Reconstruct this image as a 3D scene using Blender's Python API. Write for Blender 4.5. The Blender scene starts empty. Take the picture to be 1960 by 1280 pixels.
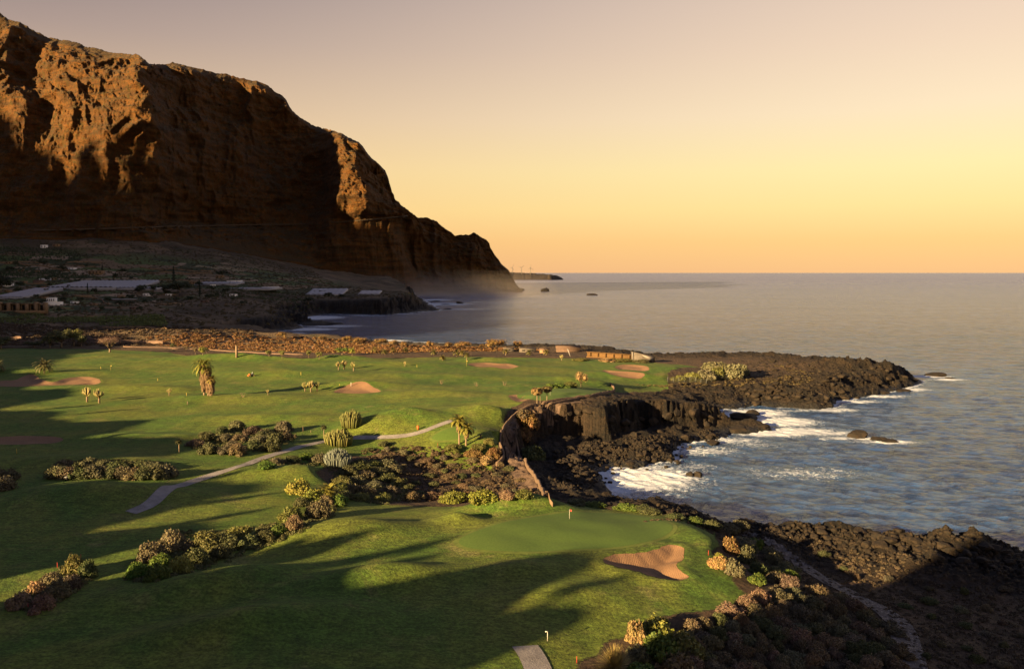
import bpy, math, random
import numpy as np
from mathutils import Vector, Matrix
from mathutils.geometry import delaunay_2d_cdt

SC = bpy.context.scene
COL = SC.collection
R = math.radians
# ------------------------------------------------------------------ camera
CAMZ, FPX, EYE = 70.0, 1600.0, 521.0          # height, focal length and eye level in photo pixels (1960 x 1280)
PITCH = math.atan((640 - EYE) / FPX)
cam = bpy.data.cameras.new('camera')
cam.sensor_fit = 'HORIZONTAL'; cam.sensor_width = 36.0; cam.lens = 36.0 * FPX / 1960.0
cam.clip_start = 1.0; cam.clip_end = 120000.0
camo = bpy.data.objects.new('camera', cam); COL.objects.link(camo)
camo.location = (0, 0, CAMZ); camo.rotation_euler = (R(90) - PITCH, 0, 0)
SC.camera = camo
# ------------------------------------------------------------------ light
SUN_AZ, SUN_EL = R(42), R(13)                  # light travels towards +x turned SUN_AZ towards +y
LX, LY = math.cos(SUN_AZ), math.sin(SUN_AZ)
TAN = math.tan(SUN_EL)
sun = bpy.data.lights.new('sun', 'SUN'); sun.energy = 4.2; sun.angle = R(0.8); sun.color = (1.0, 0.68, 0.30)
suno = bpy.data.objects.new('sun', sun); COL.objects.link(suno)
suno.rotation_euler = Vector((LX * math.cos(SUN_EL), LY * math.cos(SUN_EL), -math.sin(SUN_EL))).to_track_quat('-Z', 'Y').to_euler()
EXPO = 2.8
SC.view_settings.view_transform = 'Standard'; SC.view_settings.look = 'None'
SC.view_settings.exposure = EXPO; SC.view_settings.gamma = 1.0
SC.cycles.max_bounces = 5; SC.cycles.diffuse_bounces = 2; SC.cycles.glossy_bounces = 2
SC.cycles.transparent_max_bounces = 6; SC.cycles.volume_bounces = 0
SC.cycles.use_denoising = True

def lin(c):
    return tuple(((v / 255.0) / 12.92 if v / 255.0 <= 0.04045 else ((v / 255.0 + 0.055) / 1.055) ** 2.4) for v in c)

W = bpy.data.worlds.new('World'); SC.world = W; W.use_nodes = True
nt = W.node_tree; nt.nodes.clear()
def N(t, **k):
    n = nt.nodes.new(t)
    for a, b in k.items(): setattr(n, a, b)
    return n
def L(a, b): nt.links.new(a, b)
tc = N('ShaderNodeTexCoord'); sp = N('ShaderNodeSeparateXYZ'); L(tc.outputs['Generated'], sp.inputs[0])
asn = N('ShaderNodeMath', operation='ARCSINE'); L(sp.outputs[2], asn.inputs[0])
el = N('ShaderNodeMath', operation='DIVIDE'); L(asn.outputs[0], el.inputs[0]); el.inputs[1].default_value = math.pi / 2
az = N('ShaderNodeMath', operation='ARCTAN2'); L(sp.outputs[0], az.inputs[0]); L(sp.outputs[1], az.inputs[1])
mr = N('ShaderNodeMapRange', interpolation_type='SMOOTHSTEP'); L(az.outputs[0], mr.inputs[0])
mr.inputs[1].default_value = R(-42); mr.inputs[2].default_value = R(34)
def ramp(stops):
    r = N('ShaderNodeValToRGB'); r.color_ramp.interpolation = 'B_SPLINE' if False else 'LINEAR'
    e = r.color_ramp.elements
    while len(e) < len(stops): e.new(0.5)
    for i, (d, c) in enumerate(stops):
        e[i].position = d / 90.0; e[i].color = (*lin(c), 1)
    L(el.outputs[0], r.inputs[0]); return r
SKYL = [(0, (228, 170, 120)), (2, (238, 180, 120)), (4, (244, 196, 130)), (7, (234, 191, 138)), (11, (200, 168, 138)), (14.5, (165, 142, 132)), (18, (134, 118, 121)), (24, (128, 121, 137)), (34, (110, 115, 143)), (60, (82, 96, 130)), (90, (60, 74, 104))]
SKYR = [(0, (250, 194, 132)), (2, (254, 204, 128)), (4.2, (254, 224, 146)), (6.5, (255, 233, 164)), (10, (253, 227, 186)), (14, (242, 213, 182)), (18, (228, 201, 179)), (24, (216, 198, 204)), (34, (166, 172, 202)), (60, (98, 114, 152)), (90, (60, 74, 104))]
ra, rb = ramp(SKYL), ramp(SKYR)
mx = N('ShaderNodeMix', data_type='RGBA'); L(mr.outputs[0], mx.inputs[0]); L(ra.outputs[0], mx.inputs[6]); L(rb.outputs[0], mx.inputs[7])
bg = N('ShaderNodeBackground'); L(mx.outputs[2], bg.inputs[0]); bg.inputs[1].default_value = 2.0 ** -EXPO
sky = N('ShaderNodeTexSky', sky_type='NISHITA'); sky.sun_disc = False; sky.sun_elevation = SUN_EL; sky.sun_rotation = math.atan2(-LX, -LY)
bg2 = N('ShaderNodeBackground'); L(sky.outputs[0], bg2.inputs[0]); bg2.inputs[1].default_value = 0.0015
ad = N('ShaderNodeAddShader'); L(bg.outputs[0], ad.inputs[0]); L(bg2.outputs[0], ad.inputs[1])
wo = N('ShaderNodeOutputWorld'); L(ad.outputs[0], wo.inputs[0])

# ------------------------------------------------------------------ numpy helpers
rng = np.random.default_rng(7)
rnd = random.Random(5)
def _hash(ix, iy, iz, seed):
    n = (ix.astype(np.int64) * 374761393 + iy.astype(np.int64) * 668265263 + iz.astype(np.int64) * 1440662683 + seed * 974634767) & 0xffffffff
    n = ((n ^ (n >> 13)) * 1274126177) & 0xffffffff
    n = ((n ^ (n >> 15)) * 2246822519) & 0xffffffff
    return ((n ^ (n >> 16)) & 0xffffff) / float(0xffffff)
def vn(x, y, z=None, seed=0):
    """value noise in -1..1"""
    x = np.asarray(x, float); y = np.asarray(y, float)
    ix, iy = np.floor(x), np.floor(y); fx, fy = x - ix, y - iy
    fx = fx ** 3 * (fx * (fx * 6 - 15) + 10); fy = fy ** 3 * (fy * (fy * 6 - 15) + 10)
    def lay(iz):
        a = _hash(ix, iy, iz, seed); b = _hash(ix + 1, iy, iz, seed); c = _hash(ix, iy + 1, iz, seed); d = _hash(ix + 1, iy + 1, iz, seed)
        return (a + (b - a) * fx) * (1 - fy) + (c + (d - c) * fx) * fy
    if z is None: return lay(np.zeros_like(ix)) * 2 - 1
    z = np.asarray(z, float); iz = np.floor(z); fz = z - iz; fz = fz ** 3 * (fz * (fz * 6 - 15) + 10)
    return (lay(iz) * (1 - fz) + lay(iz + 1) * fz) * 2 - 1
def fbm(x, y, z=None, oct=4, seed=0, gain=0.5, ridge=False):
    s = 0; a = 1.0; t = 0
    for o in range(oct):
        k = 2.03 ** o
        v = vn(x * k + o * 17.3, y * k - o * 9.1, None if z is None else z * k + o * 5.7, seed + o)
        if ridge: v = 1 - 2 * np.abs(v)
        s = s + v * a; t += a; a *= gain
    return s / t
def sst(a, b, x):
    t = np.clip((x - a) / (b - a), 0, 1); return t * t * (3 - 2 * t)

CP, SP = math.cos(PITCH), math.sin(PITCH)
def ray(px, py):
    xc, yc = (px - 980) / FPX, -(py - 640) / FPX
    d = np.array([xc, CP + yc * SP, -SP + yc * CP]); return d / d[1]      # unit forward distance
def PZ(px, py, z):
    d = ray(px, py); k = (z - CAMZ) / d[2]; return np.array([d[0] * k, k, z])
def PD(px, py, dist):
    d = ray(px, py); return np.array([d[0] * dist, dist, CAMZ + d[2] * dist])
def seg_dist(X, Y, poly, closed=True, params=None):
    """distance of points to a polyline; with params (n,k) also the parameters interpolated at the nearest point"""
    P = np.asarray(poly, float); n = len(P); best = np.full(X.shape, 1e18)
    out = None if params is None else np.zeros(X.shape + (params.shape[1],))
    for i in range(n if closed else n - 1):
        a, b = P[i], P[(i + 1) % n]; ab = b - a; l2 = ab @ ab + 1e-12
        t = np.clip(((X - a[0]) * ab[0] + (Y - a[1]) * ab[1]) / l2, 0, 1)
        d2 = (X - a[0] - t * ab[0]) ** 2 + (Y - a[1] - t * ab[1]) ** 2
        m = d2 < best; best = np.where(m, d2, best)
        if out is not None:
            j = (i + 1) % n
            v = params[i] + (params[j] - params[i]) * t[..., None]; out[m] = v[m]
    return (np.sqrt(best), out) if out is not None else np.sqrt(best)
def inside(X, Y, poly):
    P = np.asarray(poly, float); r = np.zeros(X.shape, bool); n = len(P)
    for i in range(n):
        x0, y0 = P[i]; x1, y1 = P[(i + 1) % n]
        if y0 == y1: continue
        c = ((y0 > Y) != (y1 > Y)) & (X < (x1 - x0) * (Y - y0) / (y1 - y0) + x0); r ^= c
    return r
def sdist(X, Y, poly):
    d = seg_dist(X, Y, poly); return np.where(inside(X, Y, poly), d, -d)

# ------------------------------------------------------------------ scene helpers
def mesh_data(name, V, F, smooth=False, mats=(), midx=None):
    V = np.asarray(V, np.float32).reshape(-1, 3)
    if not isinstance(F, list): F = [F]
    F = [np.asarray(f, np.int32) for f in F if len(f)]
    me = bpy.data.meshes.new(name)
    me.vertices.add(len(V)); me.vertices.foreach_set('co', V.ravel())
    tot = np.concatenate([np.full(len(f), f.shape[1], np.int32) for f in F]); loops = np.concatenate([f.ravel() for f in F])
    me.loops.add(len(loops)); me.loops.foreach_set('vertex_index', loops)
    me.polygons.add(len(tot)); me.polygons.foreach_set('loop_start', np.concatenate([[0], np.cumsum(tot)[:-1]]).astype(np.int32))
    if smooth: me.polygons.foreach_set('use_smooth', np.ones(len(tot), bool))
    for m in mats: me.materials.append(m)
    if midx is not None: me.polygons.foreach_set('material_index', np.asarray(midx, np.int32))
    me.update(calc_edges=True); return me
def link(name, me, parent=None, color=None):
    o = bpy.data.objects.new(name, me); COL.objects.link(o)
    if parent is not None: o.parent = parent
    if color is not None: o.color = (*color, 1)
    return o
def tag(o, label=None, cat=None, group=None, kind=None):
    if label: o['label'] = label
    if cat: o['category'] = cat
    if group: o['group'] = group
    if kind: o['kind'] = kind
    return o
def thing(name, label, cat, loc, rz=0.0, group=None, s=1.0):
    o = bpy.data.objects.new(name, None); COL.objects.link(o); o.empty_display_size = 0.5
    o.location = tuple(float(v) for v in loc); o.rotation_euler = (0, 0, rz); o.scale = (s, s, s) if not isinstance(s, tuple) else s
    return tag(o, label, cat, group)
class MB:
    """collects shapes into one mesh"""
    def __init__(s): s.V = []; s.F = {}; s.n = 0
    def add(s, V, F):
        V = np.asarray(V, float).reshape(-1, 3); s.V.append(V)
        for f in F:
            f = np.asarray(f, np.int64)
            if f.ndim == 1: f = f[None]
            s.F.setdefault(f.shape[1], []).append(f + s.n)
        s.n += len(V); return s
    def box(s, c, size, rz=0.0, taper=1.0, rx=0.0):
        x, y, z = [v / 2 for v in size]; t = taper
        V = np.array([[-x, -y, -z], [x, -y, -z], [x, y, -z], [-x, y, -z], [-x * t, -y * t, z], [x * t, -y * t, z], [x * t, y * t, z], [-x * t, y * t, z]])
        M = np.array(Matrix.Rotation(rz, 3, 'Z') @ Matrix.Rotation(rx, 3, 'X')); V = V @ M.T + np.array(c)
        return s.add(V, [np.array([[3, 2, 1, 0], [4, 5, 6, 7], [0, 1, 5, 4], [1, 2, 6, 5], [2, 3, 7, 6], [3, 0, 4, 7]])])
    def tube(s, pts, rad, k=8, cap=True):
        pts = np.asarray(pts, float); n = len(pts); rad = np.broadcast_to(np.asarray(rad, float), (n,))
        V = []
        for i in range(n):
            t = pts[min(i + 1, n - 1)] - pts[max(i - 1, 0)]; t = t / (np.linalg.norm(t) + 1e-9)
            a = np.cross(t, [0, 0, 1.0] if abs(t[2]) < 0.9 else [1.0, 0, 0]); a /= np.linalg.norm(a); b = np.cross(t, a)
            th = np.arange(k) * 2 * math.pi / k
            V.append(pts[i] + rad[i] * (np.cos(th)[:, None] * a + np.sin(th)[:, None] * b))
        V = np.concatenate(V); F = []
        for i in range(n - 1):
            j = np.arange(k); F.append(np.stack([i * k + j, i * k + (j + 1) % k, (i + 1) * k + (j + 1) % k, (i + 1) * k + j], 1))
        fs = [np.concatenate(F)]
        if cap: fs += [np.arange(k)[::-1], (n - 1) * k + np.arange(k)]
        return s.add(V, fs)
    def data(s, name, mat, smooth=False):
        return mesh_data(name, np.concatenate(s.V), [np.concatenate(f) for f in s.F.values()], smooth, [mat])
    def build(s, name, mat, parent=None, smooth=False, color=None):
        return link(name, s.data(name, mat, smooth), parent, color)

# ------------------------------------------------------------------ materials
class NT:
    def __init__(s, name):
        s.m = bpy.data.materials.new(name); s.m.use_nodes = True; s.t = s.m.node_tree; s.t.nodes.clear()
        s.out = s.n('ShaderNodeOutputMaterial'); s.b = s.n('ShaderNodeBsdfPrincipled'); s.l(s.b.outputs[0], s.out.inputs[0])
        s.b.inputs['Specular IOR Level'].default_value = 0.2
    def n(s, t, **k):
        n = s.t.nodes.new(t)
        for a, b in k.items(): setattr(n, a, b)
        return n
    def l(s, a, b): s.t.links.new(a, b)
    def val(s, sock, v):
        if hasattr(v, 'is_linked') or hasattr(v, 'links'): s.l(v, sock)
        elif isinstance(v, (tuple, list)) and len(v) == 3 and sock.type == 'RGBA': sock.default_value = (*v, 1)
        else: sock.default_value = v
    def coord(s, scale=(1, 1, 1), kind='Object'):
        t = s.n('ShaderNodeTexCoord'); m = s.n('ShaderNodeMapping'); s.l(t.outputs[kind], m.inputs[0])
        m.inputs['Scale'].default_value = scale; return m.outputs[0]
    def noise(s, co, scale, detail=4, rough=0.55, dist=0.0):
        n = s.n('ShaderNodeTexNoise'); s.l(co, n.inputs['Vector']); n.inputs['Scale'].default_value = scale
        n.inputs['Detail'].default_value = detail; n.inputs['Roughness'].default_value = rough; n.inputs['Distortion'].default_value = dist; return n.outputs[0]
    def voro(s, co, scale, feature='F1', out=0):
        n = s.n('ShaderNodeTexVoronoi', feature=feature); s.l(co, n.inputs['Vector']); n.inputs['Scale'].default_value = scale; return n.outputs[out]
    def mr(s, v, a, b, c=0.0, d=1.0, smooth=True):
        n = s.n('ShaderNodeMapRange', interpolation_type='SMOOTHSTEP' if smooth else 'LINEAR'); s.val(n.inputs[0], v)
        for i, q in enumerate((a, b, c, d)): n.inputs[i + 1].default_value = q
        return n.outputs[0]
    def math(s, op, a, b=0.0):
        n = s.n('ShaderNodeMath', operation=op); s.val(n.inputs[0], a); s.val(n.inputs[1], b); return n.outputs[0]
    def mix(s, f, a, b, mode='MIX'):
        n = s.n('ShaderNodeMix', data_type='RGBA', blend_type=mode); s.val(n.inputs[0], f); s.val(n.inputs[6], a); s.val(n.inputs[7], b); return n.outputs[2]
    def attr(s, name, out='Fac'):
        n = s.n('ShaderNodeAttribute', attribute_name=name); return n.outputs[out]
    def bump(s, h, strength=0.5, dist=1.0, normal=None):
        n = s.n('ShaderNodeBump'); n.inputs['Strength'].default_value = strength; n.inputs['Distance'].default_value = dist; s.l(h, n.inputs['Height'])
        if normal is not None: s.l(normal, n.inputs['Normal'])
        return n.outputs[0]
    def set(s, color=None, rough=None, normal=None, **k):
        if color is not None: s.val(s.b.inputs['Base Color'], color)
        if rough is not None: s.val(s.b.inputs['Roughness'], rough)
        if normal is not None: s.l(normal, s.b.inputs['Normal'])
        for a, v in k.items(): s.val(s.b.inputs[a.replace('_', ' ')], v)
        return s.m
MATS = {}
def plain(name, c, rough=0.8, var=0.25, scale=2.0, metal=0.0):
    """a painted, plastered or timber surface: base colour broken by two scales of noise"""
    if name in MATS: return MATS[name]
    t = NT(name); co = t.coord()
    n = t.noise(co, scale, 5, 0.6); n2 = t.noise(co, scale * 9, 3, 0.6)
    v = t.math('ADD', t.mr(n, 0.3, 0.7, 1 - var, 1 + var, False), t.mr(n2, 0.3, 0.7, -var * 0.5, var * 0.5, False))
    n3 = t.n('ShaderNodeCombineColor'); [t.l(v, n3.inputs[i]) for i in range(3)]
    MATS[name] = t.set(t.mix(1.0, c, n3.outputs[0], 'MULTIPLY'), rough, t.bump(n2, 0.3, 0.05), Metallic=metal); return MATS[name]
def leafmat(name, var=0.35, trans=0.15):
    """foliage: the object's own colour, varied from leaf to leaf"""
    t = NT(name)
    oi = t.n('ShaderNodeObjectInfo'); g = t.n('ShaderNodeNewGeometry')
    r = g.outputs['Random Per Island']
    hsv = t.n('ShaderNodeHueSaturation'); t.l(oi.outputs['Color'], hsv.inputs['Color'])
    t.l(t.mr(r, 0, 1, 1 - var, 1 + var, False), hsv.inputs['Value'])
    t.l(t.mr(t.math('FRACT', t.math('MULTIPLY', r, 17.0)), 0, 1, 0.47, 0.525, False), hsv.inputs['Hue'])
    c = hsv.outputs[0]
    t.set(c, 0.65, None)
    tr = t.n('ShaderNodeBsdfTranslucent'); t.l(c, tr.inputs[0]); ms = t.n('ShaderNodeMixShader'); ms.inputs[0].default_value = trans
    t.l(t.b.outputs[0], ms.inputs[1]); t.l(tr.outputs[0], ms.inputs[2]); t.l(ms.outputs[0], t.out.inputs[0]); return t.m
LEAF = leafmat('foliage')

# ------------------------------------------------------------------ terrain height function
def wd(x, y):                                   # warped plan coordinates for smooth interpolation
    d = np.sqrt(np.asarray(x) ** 2 + np.asarray(y) ** 2); return np.arctan2(x, y) * 4.5, np.log(np.maximum(d, 30)) * 3.2
CTRL = [(-700,1280,16),(-300,1280,16),(200,1280,15),(600,1280,15),(980,1280,14),(1200,1280,11.5),(1450,1280,9),(1740,1280,7),(2000,1280,6),(2500,1280,6),
 (200,1800,15),(980,1800,14),(1600,1800,9),(-300,1100,16),(0,1100,15),(300,1080,14.5),(600,1080,14.5),(900,1090,14),(1090,1000,14),(1240,1080,13.5),(1400,1090,12),
 (1560,1100,5.5),(1750,1150,5),(1960,1150,4.5),(1960,1070,4),(1750,1050,4),(1550,1030,3.5),(1450,1020,4.5),(1300,990,10.5),(1180,965,9),(1080,955,9),(1000,950,11),
 (-200,930,16),(0,930,15),(200,930,14.5),(400,930,13),(560,930,12.5),(700,950,10),(720,900,8),(850,900,6),(950,900,5.5),(1000,900,6.5),(1040,940,7),
 (-200,820,16),(0,820,15),(300,820,14.5),(560,850,13),(700,830,13),(850,840,13),(940,840,13),(960,860,10),(985,830,11),
 (-200,740,17),(0,740,16),(300,740,15),(600,740,15),(900,740,15),(1100,745,15.5),(1020,790,16),(1150,775,16.5),(1300,772,16.5),(1350,775,16),
 (1250,745,7),(1400,735,6.5),(1300,710,12),(1450,700,9.5),(1600,708,9),(1700,720,7),(1400,760,3.5),(1520,765,3.5),
 (-200,680,18),(0,680,16.5),(300,680,16),(600,685,16),(900,685,15),(1150,690,13),(1250,690,10.5),(500,655,8),(600,655,7),(700,660,8),(900,668,9),(1050,668,8)]
CTRLD = [(-300,640,750),(0,640,740),(250,640,730),(420,640,750),(-300,620,900),(0,620,890),(250,618,900),(400,615,950),(-300,598,1080),(0,598,1060),(250,598,1080),(420,590,1150),
 (-300,578,1270),(0,578,1260),(250,578,1260),(450,575,1280),(-300,558,1470),(0,558,1450),(250,558,1450),(480,560,1450),(600,578,1440),(740,569,1470),(650,574,1450),
 (-300,538,1660),(0,538,1650),(250,540,1640),(480,545,1640),(640,556,1650),(740,558,1900),(-300,515,1830),(0,518,1820),(250,522,1800),(480,530,1800),(650,545,1900),
 (-300,470,1980),(0,478,1970),(250,490,1960),(450,505,1980),(600,520,2200),(-300,455,2120),(0,456,2060),(250,462,2075),(300,466,2110),(380,474,2260),(450,485,2290),(600,512,2500),(520,498,2400)]
_c = np.array([PZ(*c) for c in CTRL] + [PD(*c) for c in CTRLD])
_u = np.stack(wd(_c[:, 0], _c[:, 1]), 1)
def _tps(r2): return 0.5 * r2 * np.log(r2 + 1e-9)
_A = _tps(((_u[:, None] - _u[None]) ** 2).sum(-1)) + np.eye(len(_u)) * 0.01
_Pm = np.c_[np.ones(len(_u)), _u]
_S = np.block([[_A, _Pm], [_Pm.T, np.zeros((3, 3))]])
_w = np.linalg.solve(_S, np.r_[np.log(_c[:, 2] + 4), 0, 0, 0])
def hbase(x, y):
    u, v = wd(x, y); s = _w[-3] + _w[-2] * u + _w[-1] * v
    for i in range(len(_u)): s = s + _w[i] * _tps((u - _u[i, 0]) ** 2 + (v - _u[i, 1]) ** 2)
    return np.exp(np.clip(s, 1.8, 5.6)) - 4
# coast: (px, py, z of the traced point, apron height, cliff setback, cliff width)
COAST = [(2700,1200,3,3,14,20),(2300,1110,3,3,14,20),(1960,1054,3,3.5,12,16),(1880,1042,3,4,8,14),(1800,1034,3.5,4,8,14),(1740,1028,3.5,4,8,14),(1690,1027,3,4,8,14),(1640,1013,3,4,8,14),(1560,1008,3,4,8,14),
 (1500,1002,3,4,8,14),(1465,1000,3,3.5,6,14),(1430,1000,2,3,5,14),(1390,994,2,3,5,12),(1330,981,2,3,5,12),(1270,972,2,3,5,12),(1230,967,1.5,3,6,12),(1200,960,1,3,8,12),(1168,950,0,3,12,12),
 (1153,930,0,4,20,8),(1148,905,0,5,32,6),(1170,893,0,5,34,5),(1220,893,0,5,34,5),(1250,886,0,5,33,5),(1290,881,0,5,30,5),(1288,865,0,5,24,5),(1300,848,0,5,18,5),(1335,842,0,4.5,13,5),(1375,838,0,4,9,5),
 (1400,828,0,4,9,5),(1430,829,0,4,30,6),(1468,823,0,4,30,6),(1464,812,0,4,30,6),(1440,806,0,4,30,6),(1415,813,0,4,14,6),(1385,812,0,4,9,6),(1366,806,0,4,7,6),(1358,790,0,4,8,6),(1370,784,0,3,9,9),(1410,781,0,3,9,9),(1440,775,0,3,9,9),
 (1500,779,0,3,8,9),(1560,783,0,3,7,9),(1586,779,0,3,6,9),(1602,768,0,3,6,9),(1650,758,0,3,6,9),(1690,753,0,3,6,9),(1720,744,0,3,5,9),(1757,735,0,3,5,9),(1762,728,0,3,5,9),(1748,714,4,3,4,8),(1700,704,5,3,4,8),
 (1640,698,5,3,4,8),(1560,691,6,3,4,8),(1500,685,6,3,4,8),(1440,682,6,3,4,8),(1380,681,6,3,4,8),(1310,685,5,3,4,8),(1250,684,5,3,4,8),(1180,674,4,3,6,10),(1110,667,4,3,6,10),(1050,665,4,3,6,10),(1000,665,4,3,6,10),(940,664,4,3,6,10),
 (880,663,4,3,6,20),(820,661,3,3,6,26),(770,657,2,3,8,34),(720,651,2,3,8,40),(680,647,2,3,10,46),(620,645,2,3,12,60),(560,642,1,3,14,70),(520,640,1,3,14,70),(493,638,0,3,14,70),
 (520,634,0,4,4,30),(550,632,0,4,4,30),(580,628,0,4,5,30),(566,621,0,4,5,30),(600,622,0,3,30,20),(645,619,0,2,30,20),(646,617,0,2,30,20),(600,617,0,3,30,20),(572,613,0,4,8,40),(590,606,0,4,8,40),(625,601,0,5,5,25),(690,602,0,5,5,25),(740,602,0,5,5,25),(790,598,0,4,8,35),(842,594,0,3,20,40),
 (832,588,0,3,20,40),(816,578,0,3,15,40),(805,571,0,4,15,30),(770,565,0,4,10,30),(752,560,0,3,20,30),(820,559,0,3,20,30),(900,558.5,0,3,20,30),(985,557,0,3,20,30)]
_cw = np.array([PZ(c[0], c[1], c[2]) for c in COAST])[:, :2]
_cp = np.array([c[3:] for c in COAST], float)
_extra = np.array([[60, 4200], [-3200, 4200], [-4000, 600], [-900, -200], [700, -200]])
COASTP = np.concatenate([_cw, _extra]); COASTK = np.concatenate([_cp, np.tile([3, 14, 20], (len(_extra), 1))])
def coast_dist(x, y):
    d, k = seg_dist(x, y, COASTP, True, COASTK); return np.where(inside(x, y, COASTP), d, -d), k
# grass
def polyW(pts, z=14): return np.array([PZ(p[0], p[1], p[2] if len(p) > 2 else z)[:2] for p in pts])
GRASS = polyW([(-900,1700),(1110,1700,13),(1105,1290,13),(1128,1252,13),(1180,1226,13),(1222,1196,13),(1260,1172,13),(1330,1160,12.5),(1430,1152,12),(1448,1132,12),(1410,1104,12),(1378,1078,12),(1374,1050,12),(1386,1030,12),(1372,1006,11),(1330,992,11),
 (1250,981,11),(1180,972,11),(1100,963,11),(1000,951,12),(930,958,12),(850,960,11),(790,962,10.5),(735,965,10),(690,945,10.5),(640,930,11),(600,905,12),(640,880,12),(680,862,12),(740,850,12.5),(860,856,13),(945,866,12),(958,850,12),(960,820,13),(985,792,14),(1012,778,15),(1062,767,15.5),(1140,755,15.5),(1178,749,15),(1166,738,14.5),
 (1200,737,13),(1250,731,12.5),(1279,728,12),(1281,710,12),(1340,700,12),(1250,694,12),(1200,689,12.5),(1100,684,13),(1000,681,14),(900,682,14.5),(800,685,15),(700,689,15),(600,692,16),(500,690,16),(400,687,16),(320,673,16),(200,669,16),(0,668,16),(-900,668,17)])
SOIL = polyW([(300,858,14.5),(340,855,14),(400,838,14),(450,828,14),(520,812,14),(570,806,14),(640,822,13.5),(655,838,13),(600,852,13),(540,868,13),(480,878,13.5),(400,872,14)])
# mounds: px, py, z, rx, ry, height, rotation
MOUNDS = [(670,1018,14,16,9,2.8,0.25),(965,968,13,11,6,3.0,0.1),(875,996,13.5,5,4,1.5,0),(1040,968,13,10,5,1.2,0),(712,822,13,12,8,3.2,0.1),(780,812,13.5,11,7,3.0,0),(938,803,14,14,8,3.6,0),
 (690,741,15,20,7,2.2,0),(1345,1025,12.5,7,14,1.6,0.2),(200,945,14.5,24,11,3.0,0.1),(590,902,12.5,20,8,2.6,0.15),(150,886,14.5,30,10,2.0,0),(1120,722,15,24,10,2.4,0),(940,690,15,20,7,2.0,0),(1000,742,15,16,8,1.2,0),
 (400,690,16,40,12,2.2,0),(470,690,16,26,10,1.6,0),(545,688,16,24,9,2.0,0),(640,690,16,26,9,2.2,0),(250,745,15.3,40,10,1.5,0),(420,762,15,32,10,1.6,0),(1205,712,13,24,9,1.6,0),(60,712,16.5,40,12,1.8,0),(780,700,15.5,40,12,1.6,0),
 (560,718,15.5,34,12,1.8,0),(850,720,15.5,34,10,1.2,0),(820,760,15,26,10,1.4,0),(450,1120,14.5,14,7,2.4,0.5),(720,1118,14,15,6,2.6,0.4),(430,1210,14.5,14,6,2.2,0.4),(1000,1095,14,10,5,1.0,0.3),(1090,1140,13.5,10,6,1.0,0.3),(230,1150,15,14,9,1.2,0.4),(600,1190,15,12,8,1.0,0.4),
 (520,800,14.5,26,8,1.6,0),(300,835,14.6,30,8,1.4,0)]
_m = [(PZ(a, b, z)[:2], rx, ry, h * 1.25, ro) for a, b, z, rx, ry, h, ro in MOUNDS]
ROCKB = [(1420,702,9,20,16,3.5),(1490,704,9,18,12,4.5),(1560,706,8,18,12,5.0),(1620,712,7,16,12,4.5),(1680,716,6,14,10,5.0),(1725,724,5,12,9,4.5),(1540,738,5,18,10,3.5),(1460,748,5,18,10,3.0),(1600,742,5,14,9,3.5),(1650,738,5,12,8,3.0),(1380,722,9,20,12,2.5),(1560,766,3,14,8,3.0),(1560,1022,4,14,8,2.2),(1680,1040,4,14,8,2.6),(1800,1052,4,14,8,2.6),(1900,1066,4,14,8,2.6),(1480,1012,4,10,6,1.8),(1740,1075,4,14,8,1.8),(1850,1100,4.5,16,8,2.0)]
_rb = [(PZ(a, b, z)[:2], rx, ry, h) for a, b, z, rx, ry, h in ROCKB]
BUNK = {'near': [(1150,1074),(1158,1067),(1180,1062),(1210,1060),(1238,1058),(1258,1051),(1280,1043),(1302,1045),(1313,1056),(1310,1068),(1297,1076),(1296,1086),(1306,1096),(1319,1104),(1312,1111),(1288,1112),(1255,1106),(1230,1098),(1200,1089),(1168,1084)],
 'fairway': [(634,753),(650,746),(690,741),(716,745),(733,753),(712,758),(670,758)], 'far': [(892,700),(905,696),(930,694),(955,696),(975,695),(996,699),(985,703),(960,704),(940,702),(910,703)],
 'crescent': [(1149,709),(1160,706),(1180,709),(1205,711),(1237,712),(1228,716),(1195,716),(1165,714)], 'upper': [(1174,702),(1188,698),(1220,698),(1243,702),(1242,708),(1222,708),(1200,706),(1184,706)],
 'left': [(-60,736),(0,727),(28,728),(46,718),(70,717),(78,727),(104,730),(122,723),(160,718),(188,721),(194,728),(180,733),(130,734),(70,739),(10,739)], 'shade': [(-60,840),(0,835),(60,833),(110,835),(125,839),(108,845),(60,847),(0,847)],
 'wall': [(970,769),(985,766),(1022,768),(1024,775),(1000,781),(985,780)]}
_BZ = {'near': 13.5, 'fairway': 15, 'far': 15, 'crescent': 13, 'upper': 13, 'left': 16.3, 'shade': 15, 'wall': 15}
BUNKW = {}
def smooth_poly(P, n=3):
    P = np.asarray(P, float)
    for _ in range(n):
        Q = np.roll(P, -1, 0); P = np.stack([P * 0.75 + Q * 0.25, P * 0.25 + Q * 0.75], 1).reshape(-1, 2)
    return P
def undul(x, y):
    return 0.75 * fbm(x / 34, y / 26, oct=3, seed=3) + 0.9 * fbm(x / 90 + 3, y / 60, oct=2, seed=9) + 0.10 * vn(x / 7, y / 7, seed=21)
PATHS_FLAT = []
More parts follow.
